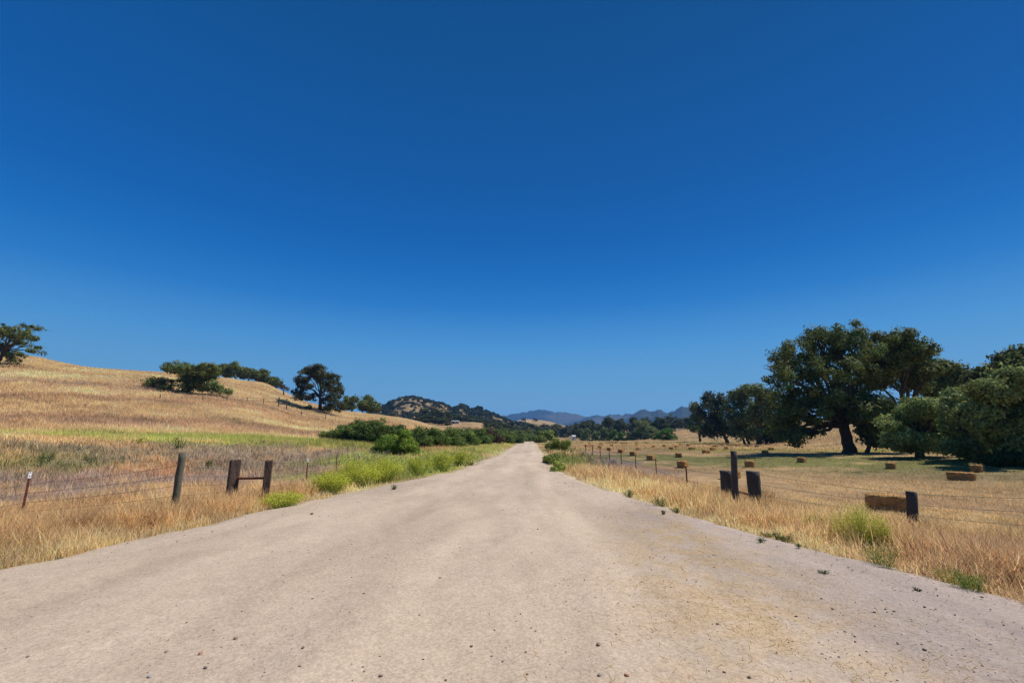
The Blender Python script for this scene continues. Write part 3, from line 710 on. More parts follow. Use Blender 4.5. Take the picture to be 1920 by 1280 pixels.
# oaks on the foot of the rocky hill
for i, (px, top, r) in enumerate([(752, 782, 300), (765, 783, 310), (778, 782, 300), (790, 775, 310), (802, 766, 300), (813, 764, 290), (824, 766, 290), (834, 771, 300), (843, 776, 310), (853, 776, 330), (864, 774, 320), (874, 777, 320), (884, 781, 300), (893, 782, 310), (903, 784, 300), (913, 787, 290), (923, 788, 300), (932, 786, 310), (942, 790, 280), (952, 793, 270),
                                  (795, 780, 255), (809, 779, 250), (822, 781, 255), (834, 785, 250), (918, 795, 235), (933, 797, 225), (948, 799, 215), (726, 772, 320), (739, 775, 310)]):
    far_tree('oak', px, top, r, 'dark oak on the foot of the brushy rocky hill', random.uniform(22, 32), 'oaks on the foot of the rocky hill')
far_tree('oak', 912, 793, 205, 'dark oak standing in front of the tan meadow, cutting it in two', 22)
for i, (px, top, r) in enumerate([(982, 782, 690), (1004, 783, 690)]):
    far_tree('oak', px, top, r, ['single tiny oak on the left of the far pale ridge', 'single tiny oak on the right of the far pale ridge'][i], 9)

# shrubs along the left of the road
SH = S(104, 122, 58) * .9
shrubs = [
 ((745, 850), [(738, 826, 20, 14), (758, 820, 16, 15), (728, 832, 14, 11), (750, 836, 22, 9)], 'bright green dense shrub standing in front of the long shrub row', 1.25, 12000),
 ((640, 824), [(628, 812, 10, 6), (642, 806, 12, 8), (655, 805, 12, 9)], 'first low shrub at the uphill end of the long dark row', .9, 4500),
 ((672, 828), [(664, 800, 14, 9), (680, 797, 14, 9), (672, 812, 20, 9)], 'dark shrub second from the uphill end of the row', .95, 6500),
 ((706, 831), [(698, 798, 13, 9), (712, 794, 13, 9), (705, 812, 18, 10), (720, 808, 12, 10)], 'highest dark shrub of the row, lone oaks above it', 1, 7000),
 ((740, 836), [(738, 806, 14, 8), (752, 802, 10, 7), (745, 820, 20, 10)], 'shrub of the row directly behind the bright one', .85, 5500),
 ((782, 840), [(774, 815, 13, 9), (790, 810, 13, 9), (782, 826, 20, 9)], 'shrub of the row just right of the bright one', .9, 6500),
 ((812, 839), [(806, 813, 13, 9), (820, 811, 12, 8), (812, 826, 18, 9)], 'green shrub of the row below the golden bank', 1.05, 6500),
 ((840, 838), [(834, 813, 12, 8), (848, 811, 12, 8), (841, 824, 18, 9)], 'shrub of the row under the white roof', 1, 6000),
 ((866, 836), [(862, 812, 12, 7), (876, 810, 10, 8), (868, 823, 17, 9)], 'shrub below the left part of the tan meadow', 1.15, 5500),
 ((892, 834), [(888, 811, 11, 7), (901, 810, 10, 7), (893, 822, 16, 8)], 'shrub below the right part of the tan meadow', 1.1, 5000),
 ((915, 832), [(911, 812, 10, 6), (922, 814, 9, 6), (915, 821, 14, 8)], 'brownish shrub near the far end of the row', .8, 4000),
 ((936, 830), [(931, 813, 9, 6), (942, 814, 8, 6), (936, 821, 13, 7)], 'green shrub third from the far end of the row', .95, 3800),
 ((953, 828.5), [(949, 812, 8, 6), (960, 812, 7, 6), (954, 820, 11, 6)], 'green shrub next to last in the row', .95, 3300),
 ((970, 827), [(967, 813, 7, 5), (976, 813, 5, 5), (971, 820, 9, 5)], 'last small shrub of the row beside the vanishing road', .9, 2600)]
for i, ((bx, by), lb, lab, k, n) in enumerate(shrubs):
    b = hit(bx, by); D = cam_depth(b)
    tree_from('shrub', b, lb, lab, cat='shrub', group=None, trunk_px=3.2 * (1 if i else 1.5), nleaf=int(n * 2.0), leaf=max(.10, D * .0032), clump=max(.2, D * .0062), col=(SH if i not in (10,) else S(112, 96, 72) * .6) * k * (np.array([1.05, 1.1, .7]) if i == 0 else 1), seed=200 + i, fork=.12, stems=3, part_trunk='stem', part_crown='foliage', twigs=1, hue=.14, hollow=.1, split=7)
g_ = np.random.default_rng(12)
for i, bx in enumerate((655, 690, 724, 768, 795, 827, 853, 879, 904, 926, 945, 962, 978)):
    by = 834 - abs(bx - 800) * .045 if bx > 760 else 826 + (bx - 650) * .07
    b = hit(bx, by); D = cam_depth(b); t_ = by - g_.uniform(20, 30) * (1 - max(0, bx - 860) / 260)
    lb = [(bx + g_.uniform(-10, 10), t_ + g_.uniform(2, 10), g_.uniform(7, 12), g_.uniform(5, 8)) for _ in range(3)]
    tree_from('shrub', b, lb, 'dull green shrub filling in the dense row left of the road', cat='shrub', group='shrubs filling the roadside row', trunk_px=2.5, nleaf=6500, leaf=max(.10, D * .0032), clump=max(.2, D * .0062), col=SH * g_.uniform(.7, 1.0) * np.array([g_.uniform(.95, 1.15), 1, g_.uniform(.9, 1.2)]), seed=270 + i, fork=.12, stems=3, part_trunk='stem', part_crown='foliage', twigs=1, hue=.14, hollow=.1, split=7)
for i, ((bx, by), lb, lab, k) in enumerate([
 ((1024, 829), [(1018, 813, 10, 5), (1030, 813, 9, 5), (1024, 818, 14, 6)], 'round topped dark shrub just right of where the road ends', 1.0),
 ((1012, 830), [(1008, 823, 7, 4), (1016, 823, 7, 4)], 'little dark bush right at the far right road edge', .7),
 ((1052, 846), [(1045, 831, 13, 9), (1060, 832, 11, 9), (1052, 838, 16, 7)], 'loose green shrub on the right verge in front of the field', .95),
 ((1036, 843), [(1034, 836, 9, 6), (1040, 838, 7, 4)], 'dark bush low on the right verge beside the road', .7),
 ((1033, 870), [(1029, 859, 9, 7), (1037, 860, 7, 7)], 'bluish green weed clump hugging the right road edge', .9),
 ((1045, 884), [(1042, 874, 9, 8), (1050, 877, 6, 6)], 'yellow green weed clump nearest on the right road edge', 1.3)]):
    b = hit(bx, by); D = cam_depth(b)
    tree_from('shrub', b, lb, lab, cat='shrub', group=None, trunk_px=2, nleaf=4200, leaf=max(.07, D * .0032), clump=max(.15, D * .006), col=S(130, 142, 66) * .95 * k, seed=230 + i, fork=.12, stems=3, part_trunk='stem', part_crown='foliage', twigs=1, hollow=.1, split=5)
# undergrowth at the foot of the willows, and small bush by the lone oak
tree_from('shrub', hit(1892, 871), [(1868, 862, 12, 7), (1890, 862, 22, 9), (1920, 862, 26, 12)], 'dark leafy undergrowth at the foot of the large willow thicket', cat='shrub', trunk_px=3, nleaf=9000, leaf=.14, clump=.3, col=S(84, 100, 52) * .6, seed=240, fork=.1, stems=3, part_trunk='stem', part_crown='foliage')
tree_from('shrub', hit(580, 767), [(579, 763, 4, 3)], 'tiny round bush left of the lone tall oak trunk', cat='shrub', trunk_px=1, nleaf=600, leaf=.3, clump=.3, col=OAK, seed=241, fork=.1, part_trunk='stem', part_crown='foliage')

# chaparral on the rocky hill
def chaparral():
    g = np.random.default_rng(5)
    V = RV; uu = ru.ravel()
    dens = sstep(.36, .56, fbm(V[:, 0] * .03, V[:, 1] * .03, 3) * .5 + fbm(V[:, 0] * .1, V[:, 1] * .1, 8) * .5)
    p = (1.07 - dens) * (uu < .8); p /= p.sum()
    k = g.choice(len(V), 3000, p=p)
    C = V[k] + np.stack([g.normal(0, 1.2, 3000), g.normal(0, 1.2, 3000), np.zeros(3000)], 1)
    rad = g.uniform(1.0, 2.5, 3000); per = 26
    w_ = np.repeat(np.arange(3000), per); d = g.normal(size=(len(w_), 3)); d /= np.linalg.norm(d, axis=1)[:, None]; d[:, 2] = np.abs(d[:, 2])
    P = C[w_] + d * rad[w_][:, None] * np.array([1, 1, .95])
    col = (S(74, 84, 56) * .62)[None] * g.uniform(.7, 1.3, 3000)[w_][:, None]
    Vv, K, CC = leaf_cards(P, d, 1.7, col, 6, aspect=.9)
    tag(obj('chaparral_undergrowth', np_mesh('chaparral_undergrowth', Vv, [K], M_leaf, col=CC)), 'dark brush covering the rocky hill behind the oaks', 'brush', kind='stuff')
chaparral()

def road_z(x, y):
    x = np.asarray(x, float); y = np.asarray(y, float)
    return (fbm(x * .5, y * .25, 77) - .5) * .05 + (fbm(x * 2.5, y * 1.5, 78) - .5) * .012 + .042
CLEAR = []
# ------------------------------------------------------------------ green tufts and mustard plants
def plant(name, px, py, wpx, hpx, label, cat, col, seed, n=900, leafk=1.0, flower=None, group=None, stems=14):
    g = np.random.default_rng(seed); p = hit(px, py)
    if edge_l(p[1]) < p[0] < edge_r(p[1]): p = flat(px, py, .04); p[2] = float(road_z(p[0], p[1]))
    if name == 'weed' and 0 < p[0] - edge_r(p[1]) < 1.0: p[0] = edge_r(p[1]) + .05; p[2] = -.01
    D = cam_depth(p); W_, H_ = wpx * D / F / 2, hpx * D / F * 1.1
    CLEAR.append((p[0], p[1] , W_))
    e = empty(name, p, label, cat, group)
    paths, tips = [], []
    for k in range(stems):
        a = g.uniform(0, 6.28); rr_ = math.sqrt(g.uniform(0, 1)) * W_
        b0 = np.array([math.cos(a) * rr_ * .35, math.sin(a) * rr_ * .35, -.02]); t0 = np.array([math.cos(a) * rr_, math.sin(a) * rr_, H_ * g.uniform(.6, 1) * (1 - .35 * (rr_ / W_) ** 2)])
        P, rad = limb(b0, t0, max(.003, D * .0004), max(.0015, D * .0002), g, 5, .1); paths.append((P, rad)); tips.append(P)
    V, Fc = tubes(paths, 4); st = obj('stem', np_mesh('stem', V, Fc, M_grass, col=np.repeat((np.asarray(col) * .8)[None], len(V), 0)), e)
    T = np.array(tips); k = g.integers(0, stems, n); q = g.uniform(.25, 4, n) ; i0 = np.minimum(q.astype(int), 3); f = (q - i0)[:, None]
    P = T[k, i0] * (1 - f) + T[k, i0 + 1] * f + g.normal(size=(n, 3)) * np.array([W_, W_, H_ * .6]) * .16
    P[:, 2] = np.maximum(P[:, 2], .005)
    N = g.normal(size=(n, 3)) + np.array([0, 0, .6])
    C = np.asarray(col)[None] * g.uniform(.65, 1.3, n)[:, None]
    V, K, CC = leaf_cards(P, N, max(.012, D * .0022) * leafk, C, seed + 1, aspect=.45)
    obj('foliage', np_mesh('foliage', V, [K], M_leaf, col=CC), e)
    if flower is not None:
        m = n // 2; k = g.integers(0, stems, m); P = T[k, -1] + g.normal(size=(m, 3)) * np.array([W_, W_, H_ * .5]) * .2
        V, K, CC = leaf_cards(P, g.normal(size=(m, 3)) + np.array([0, 0, .8]), max(.012, D * .0018), np.asarray(flower)[None] * g.uniform(.8, 1.2, m)[:, None], seed + 2, aspect=.9)
        obj('blossom', np_mesh('blossom', V, [K], M_leaf, col=CC), e)
    return e
MU = S(154, 166, 66); FL = S(196, 198, 72)
for i, (px, py, w_, h_, lab, n) in enumerate([
 (618, 926, 62, 36, 'bright yellow green mustard bush, foremost of the big clump by the left roadside', 5200),
 (668, 914, 80, 44, 'widest yellow green mustard bush in the middle of the left roadside clump', 6500),
 (716, 905, 66, 38, 'yellow green mustard bush ending the big clump on the left roadside', 5200),
 (529, 953, 70, 28, 'low mustard bush near the dark timber brace on the left roadside', 3600),
 (1612, 1024, 92, 66, 'yellow green mustard bush in front of the nearest hay bale', 5200),
 (1652, 1030, 50, 40, 'sparser mustard plant beside the short post on the right', 1500),
 (785, 892, 46, 32, 'thin mustard plant past the big clump, first along the left verge', 2200),
 (826, 884, 52, 30, 'thin mustard plant further along the left verge', 2400),
 (865, 874, 40, 24, 'hazy mustard plant farthest along the left verge', 1800),
 (1528, 1000, 46, 34, 'faint green mustard plant in the golden grass left of the nearest bale', 900)]):
    plant('mustard_bush', px, py, w_, h_, lab, 'bush', MU * (1 if i not in (5, 9) else .9), 500 + i, n=int(n * 1.5), flower=FL * (1 if i < 5 else .8), stems=40 if n > 3000 else 22, leafk=1.0)
for i, (px, py, w_, h_, lab, n) in enumerate([
 (1742, 1070, 72, 42, 'dark green weed tuft at the road edge below the short post', 2600), (1888, 1118, 60, 42, 'dark green weed tuft at the road edge by the right frame border', 2200), (1846, 1106, 80, 32, 'spreading yellowish weed just behind the right border tuft', 1600),
 (1590, 1024, 30, 14, 'small weed at the foot of the mustard bush', 400), (1428, 1015, 20, 7, 'flat green weed on the gravel right of the timber brace', 260), (1472, 1017, 14, 6, 'tiny flat weed between two others on the gravel', 160), (1494, 1011, 26, 9, 'green weed at the edge of the golden grass', 300), (1535, 1017, 18, 12, 'upright little weed left of the mustard bush', 240), (1498, 1026, 12, 6, 'speck of weed just below the gravel edge', 140),
 (1543, 1075, 20, 7, 'lone flat weed out on the gravel', 240), (1720, 1107, 14, 5, 'pale flat weed on the gravel below the short post', 140), (1268, 954, 30, 20, 'green weed clump at the right road edge left of the timber brace', 700), (1295, 964, 24, 8, 'low green weed beside the clump at the right road edge', 360), (1244, 963, 8, 7, 'tiny round weed out on the road near the right edge', 160),
 (1188, 934, 22, 14, 'greenish tuft in the straw at the right road edge', 360), (738, 918, 12, 9, 'dark weed on the left road edge past the mustard clump', 200), (110, 1050, 14, 6, 'small green weed at the left road edge near the frame border', 160), (142, 1020, 24, 12, 'green weed in the golden grass at the left', 260),
 (392, 878, 14, 18, 'green weed standing in the orange grass behind the leaning post', 500), (80, 872, 30, 30, 'dark green leafy weed behind the white tipped stake', 1100), (262, 832, 18, 12, 'yellow green weed in the brown meadow left of the leaning post', 400), (170, 868, 22, 16, 'pale green weed in the mauve grass', 400), (335, 842, 44, 24, 'sparse grey green weed above the leaning post', 700),
 (883, 872, 12, 7, 'dark clump on the left road edge far ahead', 200), (350, 985, 14, 6, 'green weed at the left road edge below the leaning post', 140), (467, 966, 18, 6, 'green weed at the left road edge below the timber brace', 180)]):
    plant('weed', px, py, w_, h_, lab, 'weed', (S(84, 108, 54) if i not in (0, 1, 2, 20) else (S(112, 138, 60) if i < 2 else S(150, 154, 62)) * 1.1) * .95, 540 + i, n=n, stems=12)

# ------------------------------------------------------------------ grass
def blades(x, y, z, h, wd, col, lean, seed, seg=2):
    g = np.random.default_rng(seed); n = len(x)
    a = g.uniform(0, 2 * math.pi, n); b = g.uniform(0, 2 * math.pi, n)
    L_ = np.stack([np.cos(a), np.sin(a)], 1) * (lean * h)[:, None]
    W = np.stack([np.cos(b), np.sin(b)], 1) * (wd * .5)[:, None]
    B = np.stack([x, y, z - .02], 1)
    def pt(t, q, s):
        P = B.copy(); P[:, :2] += L_ * (t ** 2) + W * s; P[:, 2] += h * q; return P
    if seg == 2:
        V = np.stack([pt(0, 0, -1), pt(0, 0, 1), pt(.6, .6, .85), pt(.6, .6, -.85), pt(1, 1, 0)], 1).reshape(-1, 3)
        k = np.arange(n)[:, None] * 5
        return V, [k + np.array([[0, 1, 2, 3]]), k + np.array([[3, 2, 4]])], np.repeat(col, 5, 0)
    V = np.stack([pt(0, 0, -1), pt(0, 0, 1), pt(1, 1, 0)], 1).reshape(-1, 3)
    k = np.arange(n)[:, None] * 3
    return V, [k + np.array([[0, 1, 2]])], np.repeat(col, 3, 0)
def tufts(name, tx, ty, th, tcol, per, spread, wfac, label, cat, seed, seg=2, lean=.35, jit=.25, edge=0):
    g = np.random.default_rng(seed); n = len(tx); k = np.repeat(np.arange(n), per)
    r = np.hypot(tx, ty)
    sp = spread[k] if hasattr(spread, '__len__') else spread
    x = tx[k] + g.normal(size=len(k)) * sp; y = ty[k] + g.normal(size=len(k)) * sp
    d = np.maximum(edge_l(y) - x, x - edge_r(y)); keep = (d > .02 - edge) | (y > 230)
    for (cx, cy, cr) in CLEAR:
        rr_ = math.hypot(cx, cy); ux, uy = cx / rr_, cy / rr_
        a_ = (x - cx) * uy - (y - cy) * ux; b_ = (x - cx) * ux + (y - cy) * uy
        ins = (np.abs(a_) < cr * 1.05) & (b_ < cr * .8) & (b_ > -cr - .45)
        keep &= ~(ins & (g.random(len(x)) < .85))
    k = k[keep]; x, y = x[keep], y[keep]
    z = ground_z(x, y)
    h = th[k] * g.uniform(.45, 1.15, len(k)); wd = np.maximum(.004, r[k] * wfac) * g.uniform(.7, 1.3, len(k))
    col = tcol[k] * (1 + g.normal(0, jit, len(k)))[:, None]; col = np.clip(col * (1 + g.normal(0, .05, (len(k), 3))), .004, 1)
    ln = g.uniform(.1, 1, len(k)) * lean * 2
    V, Fc, C = blades(x, y, z, h, wd, col, ln, seed + 1, seg)
    o = obj(name, np_mesh(name, V, Fc, M_grass, col=C)); tag(o, label, cat, kind='stuff'); return o
def sample(n, px0, px1, r0, r1, mode='inv', seed=0):
    g = np.random.default_rng(seed)
    a0, a1 = az_of(px0), az_of(px1)
    ta = g.uniform(math.tan(a0), math.tan(a1), n) if abs(a0) < 1.4 else np.tan(g.uniform(a0, a1, n))
    a = np.arctan(ta)
    u = g.uniform(0, 1, n)
    r = 1 / (1 / r1 + u * (1 / r0 - 1 / r1)) if mode == 'inv' else r0 * (r1 / r0) ** u
    return r * np.sin(a), r * np.cos(a)
GK = 1.08
def field_tufts():
    # left verge and meadow, near
    x, y = sample(80000, -900, 985, 4.5, 42, 'inv', 1)
    d = edge_l(y) - x; m = (d > .05); x, y, d = x[m], y[m], d[m]
    # thin out where ground is tramped by the road
    C, H = ground_color(x, y); r = np.hypot(x, y)
    h = (.16 + .30 * sstep(.1, 1.3, d + (vn(x * 1.5, y * 1.5, 4) - .5))) * (.75 + .5 * fbm(x * .8, y * .8, 51)) * H
    h *= 1 - .35 * sstep(16, 30, r)
    col = C * GK * np.where(fbm(x * .9, y * .9, 52) > .56, .84, 1.05)[:, None]
    tufts('dry_grass', x, y, h, col, 7, .07 + .03 * (r[:, None][:, 0] > 20), .0011, 'dry golden and mauve grass covering the left roadside and meadow', 'grass', 300, jit=.16)
    # short straw fringe spilling on to the road
    g = np.random.default_rng(77); n = 9000; y = 1 / (1 / 60 + g.uniform(0, 1, n) * (1 / 3. - 1 / 60)); sd_ = g.random(n) < .5
    off = g.exponential(.16, n) * np.where(fbm(y * 1.3, y * 0, 44) > .45, 1.6, .5)
    x = np.where(sd_, edge_l(y) + off - .15, edge_r(y) - off + .15)
    tufts('dry_grass', x, y, g.uniform(.03, .10, n), np.repeat((STRAW ** .85)[None], n, 0) * g.uniform(.6, 1.05, n)[:, None], 5, .05, .0010, 'thin pale straw fringe along both edges of the road', 'grass', 305, seg=1, lean=.9, edge=1.5)
    # hill
    x, y = sample(36000, -300, 960, 38, 175, 'log', 2)
    C, H = ground_color(x, y); r = np.hypot(x, y)
    h = (.22 + .26 * fbm(x * .2, y * .2, 53)) * (1 - .35 * sstep(90, 170, r))
    col = np.clip(C * GK * (.98 + .34 * fbm(x * .25, y * .5, 54))[:, None], 0, .95)
    tufts('dry_grass', x, y, h, col, 5, .3, .0011, 'golden dry grass on the hillside at the left', 'grass', 310, seg=1, jit=.10)
    # right verge
    x, y = sample(100000, 985, 3300, 3.6, 60, 'inv', 3)
    d = x - edge_r(y); lim = 3.1 + np.where(y < 9, (9 - y) * .6, 0) + np.clip((y - 9) * .05, 0, 1.2)
    m = (d > .05) & (d < lim + (vn(x, y, 7) - .5) * 1.2); x, y, d = x[m], y[m], d[m]
    C, H = ground_color(x, y)
    h = (.12 + .30 * sstep(.1, 1.1, d + (vn(x * 1.5, y * 1.5, 5) - .5) * .8)) * (.75 + .5 * fbm(x * .8, y * .8, 55))
    col = C * GK * np.where(fbm(x * .9, y * .9, 56) > .56, .82, 1.05)[:, None]
    nr = (y < 7)[:, None] * .55
    col = col * (1 - nr) + (S(212, 170, 124) ** .85)[None] * nr
    tufts('dry_grass', x, y, h, col, 9, .07, .0011, 'tall golden dry grass along the right roadside under the fence', 'grass', 320)
    # taller dead stalks with seed heads, here and there
    for k_, (a0_, a1_) in enumerate(((-420, 960), (1010, 2300))):
        x, y = sample(2600, a0_, a1_, 5, 30, 'inv', 60 + k_)
        d = edge_l(y) - x if k_ == 0 else x - edge_r(y); m = (d > .6) & (d < (9 if k_ == 0 else 3.6)) & (fbm(x * .6, y * .6, 90) > .47); x, y = x[m], y[m]
        g = np.random.default_rng(61 + k_); n = len(x)
        pal = np.array([S(150, 120, 100), S(190, 160, 120), S(120, 96, 84), S(130, 126, 74)]) ** .9
        tufts('dead_stalk_weeds', x, y, g.uniform(.35, .62, n), pal[g.choice(4, n, p=[.4, .3, .2, .1])], 4, .05, .0009, ['sparse tall brown dead weeds rising above the left roadside grass', 'sparse tall brown dead weeds rising above the right roadside grass'][k_], 'weeds', 360 + k_ * 5, lean=.3)
    # hay stubble of the field
    x, y = sample(84000, 1040, 3300, 7, 110, 'inv', 4)
    d = x - edge_r(y); m = d > 1.6; x, y, d = x[m], y[m], d[m]
    C, H = ground_color(x, y)
    row = .5 + .5 * np.sin((x - .05 * y) * 2 * math.pi / 1.1 + fbm(x * .3, y * .3, 57) * 5)
    h = (.05 + .06 * fbm(x * 2, y * 2, 58) + .03 * row) * H
    col = C * GK * (.85 + .25 * row)[:, None]
    tufts('stubble_grass', x, y, h, col, 5, .07, .0010, 'short cut hay stubble covering the field', 'grass', 330, seg=1, lean=.5, jit=.15)
    # beyond the field and round the road end
    x, y = sample(16000, 950, 2000, 55, 260, 'log', 5)
    C, H = ground_color(x, y)
    h = .18 + .2 * fbm(x * .2, y * .2, 59)
    tufts('dry_grass', x, y, h, C * GK, 4, .4, .0010, 'dry grass on the tan slopes beyond the hay field', 'grass', 340, seg=1)
field_tufts()

# trampled straw lying on the road and along its edges
def litter():
    g = np.random.default_rng(8)
    n = 8000
    y = 1.5 + g.gamma(2.0, 2.2, n); x = 1.9 + (y - 4) * .12 + g.normal(0, .95, n)
    keep = fbm(x * 2.2, y * 2.2, 55) + g.normal(0, .14, n) > .52
    x, y = x[keep], y[keep]
    m = 5000; side = g.random(m) < .5; yy = g.uniform(1.5, 28, m)
    xx = np.where(side, edge_r(yy) - np.abs(g.normal(0, .3, m)) + .25, edge_l(yy) + np.abs(g.normal(0, .22, m)) - .25)
    x = np.concatenate([x, xx]); y = np.concatenate([y, yy]); n = len(x)
    a = g.uniform(0, math.pi, n); L_ = g.uniform(.03, .09, n); wd = g.uniform(.002, .004, n)
    z = road_z(x, y) + .003 + g.uniform(0, .004, n)
    U = np.stack([np.cos(a) * L_, np.sin(a) * L_, g.normal(0, .004, n)], 1); W = np.stack([-np.sin(a) * wd, np.cos(a) * wd, np.zeros(n)], 1)
    P = np.stack([x, y, z], 1)
    V = np.stack([P - U / 2 - W / 2, P - U / 2 + W / 2, P + U / 2 + W / 2, P + U / 2 - W / 2], 1).reshape(-1, 3)
    C = (S(228, 200, 148))[None] * g.uniform(.7, 1.05, n)[:, None]
    K = np.arange(n)[:, None] * 4 + np.arange(4)[None]
    tag(obj('straw_litter', np_mesh('straw_litter', V, [K], M_grass, col=np.repeat(C * .9, 4, 0))), 'pale straw scattered over the dirt at the right of the road', 'straw', kind='stuff')
litter()

# ------------------------------------------------------------------ stones
import bmesh
def ico(sub):
    bm = bmesh.new(); bmesh.ops.create_icosphere(bm, subdivisions=sub, radius=1)
    V = np.array([v.co[:] for v in bm.verts]); Fa = np.array([[v.index for v in f.verts] for f in bm.faces]); bm.free(); return V, Fa
def gravel():
    g = np.random.default_rng(9); V0, F0 = ico(1)
    n = 13000
    y = 1 / (1 / 30 + g.uniform(0, 1, n) * (1 / 2.2 - 1 / 30)); u = g.uniform(0, 1, n)
    x = edge_l(y) + (edge_r(y) - edge_l(y)) * u
    keep = g.random(n) < (.22 + .8 * sstep(.3, 2.6, x) * (1 - sstep(12, 22, y))) * (.35 + 1.3 * sstep(.4, .65, fbm(x * .9, y * .9, 33)))
    x, y = x[keep], y[keep]; n = len(x)
    s = np.minimum(g.lognormal(-5.75, .45, n), .009) * (1 + y * .06)
    rot = g.uniform(0, 6.28, n); P0 = V0[None] * (1 + g.normal(0, .15, (n, len(V0), 1)))
    sx = np.stack([g.uniform(.8, 1.5, n), g.uniform(.7, 1.1, n), g.uniform(.5, .8, n)], 1)
    P = P0 * sx[:, None] * s[:, None, None]
    c, q = np.cos(rot)[:, None], np.sin(rot)[:, None]
    X = P[..., 0] * c - P[..., 1] * q; Y = P[..., 0] * q + P[..., 1] * c
    V = np.stack([X + x[:, None], Y + y[:, None], P[..., 2] + (road_z(x, y) + s * .25)[:, None]], -1).reshape(-1, 3)
    Fc = (F0[None] + (np.arange(n) * len(V0))[:, None, None]).reshape(-1, 3)
    tone = g.choice(4, n, p=[.4, .3, .2, .1]); pal = np.array([S(150, 132, 118), S(134, 120, 108), S(196, 182, 168), S(160, 122, 100)]) * .8
    tag(obj('gravel', np_mesh('gravel', V, [Fc], M_stone, col=np.repeat(pal[tone] * g.uniform(.7, 1.15, n)[:, None], len(V0), 0))), 'small loose gravel strewn over the dirt road', 'gravel', kind='stuff')
gravel()
V3, F3 = ico(3)
stones = [(1122, 1208, 16, 'reddish grey stone alone on the bare road, nearer one of the right pair', (150, 120, 105)), (1175, 1265, 15, 'orange brown stone lowest in the right part of the road', (170, 118, 88)), (1124, 1265, 14, 'flat grey stone beside the orange brown one', (138, 130, 120)), (884, 1211, 9, 'small dark round stone in the middle of the road', (100, 95, 88)),
 (568, 1214, 11, 'dark grey oval stone left of the road middle', (105, 96, 88)), (385, 1253, 14, 'flat grey stone near the bottom left', (125, 112, 100)), (376, 1226, 14, 'rusty brown stone next to the flat grey one', (165, 125, 105)), (312, 1222, 11, 'thin tan stone left of the rusty brown one', (145, 128, 112)),
 (714, 1267, 14, 'brown ridged stone at the bottom edge, left of the middle', (130, 110, 95)), (280, 1269, 16, 'pale bluish stone at the bottom left edge', (150, 150, 145)), (836, 1273, 9, 'small brown pebble at the bottom edge', (120, 105, 92)), (442, 1197, 13, 'thin brown chip of stone on the pale dirt', (150, 122, 105)),
 (922, 1228, 8, 'blue grey pebble right of the small dark round stone', (140, 145, 145)), (825, 1083, 7, 'small grey stone halfway up the road', (110, 100, 92)), (976, 1151, 6, 'single dark pebble above the middle of the road', (95, 88, 80)), (585, 963, 11, 'dark clod lying near the left road edge', (110, 100, 80)),
 (1733, 1216, 11, 'dark lone stone on the grey gravel at the right', (98, 88, 80)), (1683, 1204, 9, 'grey stone left of the lone dark one on the gravel', (120, 112, 104)), (1405, 1269, 12, 'dark wedge of stone amid the scattered straw', (105, 95, 85)), (1640, 1147, 9, 'brown stone further up the gravel at the right', (120, 100, 85)),
 (1561, 1140, 7, 'little dark stone at the upper part of the gravel', (100, 92, 85)), (1345, 1170, 9, 'dark chip by the left fringe of the scattered straw', (105, 95, 85)), (1188, 1137, 6, 'tiny dark stone left of the scattered straw', (110, 100, 90)), (52, 1230, 9, 'grey stone near the left edge of the road', (120, 110, 104))]
for i, (px, py, wpx, lab, c) in enumerate(stones):
    g = np.random.default_rng(400 + i); p = flat(px, py, .04); D = cam_depth(p); s = wpx * D / F / 2 * .62
    nn = 1 + .22 * (fbm(V3[:, 0] * 1.3 + i * 7, V3[:, 1] * 1.3 + V3[:, 2] * 1.7, i) - .5) * 2
    V = V3 * nn[:, None]; V = np.sign(V) * np.abs(V) ** g.uniform(.75, 1.05)
    V = V * np.array([1, g.uniform(.6, .9), g.uniform(.45, .7)]) * s
    a = g.uniform(0, 3.14); V = np.stack([V[:, 0] * math.cos(a) - V[:, 1] * math.sin(a), V[:, 0] * math.sin(a) + V[:, 1] * math.cos(a), V[:, 2]], 1)
    me = np_mesh('stone', V, [F3], M_stone, col=np.repeat((S(*c) * .95)[None], len(V), 0), smooth=False)
    o = obj('stone', me, loc=(p[0], p[1], float(road_z(p[0], p[1])) + s * .3)); tag(o, lab, 'stone', 'loose stones on the dirt road')

# ------------------------------------------------------------------ fences
def box_bm(sx, sy, sz, seed, chip=.012, seg=6, taper=0.0):
    """a rough sawn timber standing on its end, worn on edges and top"""
    g = np.random.default_rng(seed); bm = bmesh.new(); bmesh.ops.create_cube(bm, size=1)
    for v in bm.verts: v.co.x *= sx; v.co.y *= sy; v.co.z = (v.co.z + .5) * sz
    bmesh.ops.subdivide_edges(bm, edges=bm.edges[:], cuts=seg, use_grid_fill=True)
    for v in bm.verts:
        t = v.co.z / sz; k = 1 - taper * t
        n = (fbm(np.array([v.co.x * 14 + seed]), np.array([v.co.z * 5 + v.co.y * 14]), seed)[0] - .5) * 2
        n2 = g.normal()
        v.co.x = v.co.x * k + n * chip; v.co.y = v.co.y * k + n * chip * .8
        if t > .99: v.co.z += n2 * chip * .8 - abs(n) * chip
    bmesh.ops.bevel(bm, geom=[e for e in bm.edges if len(e.link_faces) == 2 and e.calc_face_angle(0) > 1.0], offset=min(sx, sy) * .05, segments=1, affect='EDGES')
    me = bpy.data.meshes.new('post'); bm.to_mesh(me); bm.free(); return me
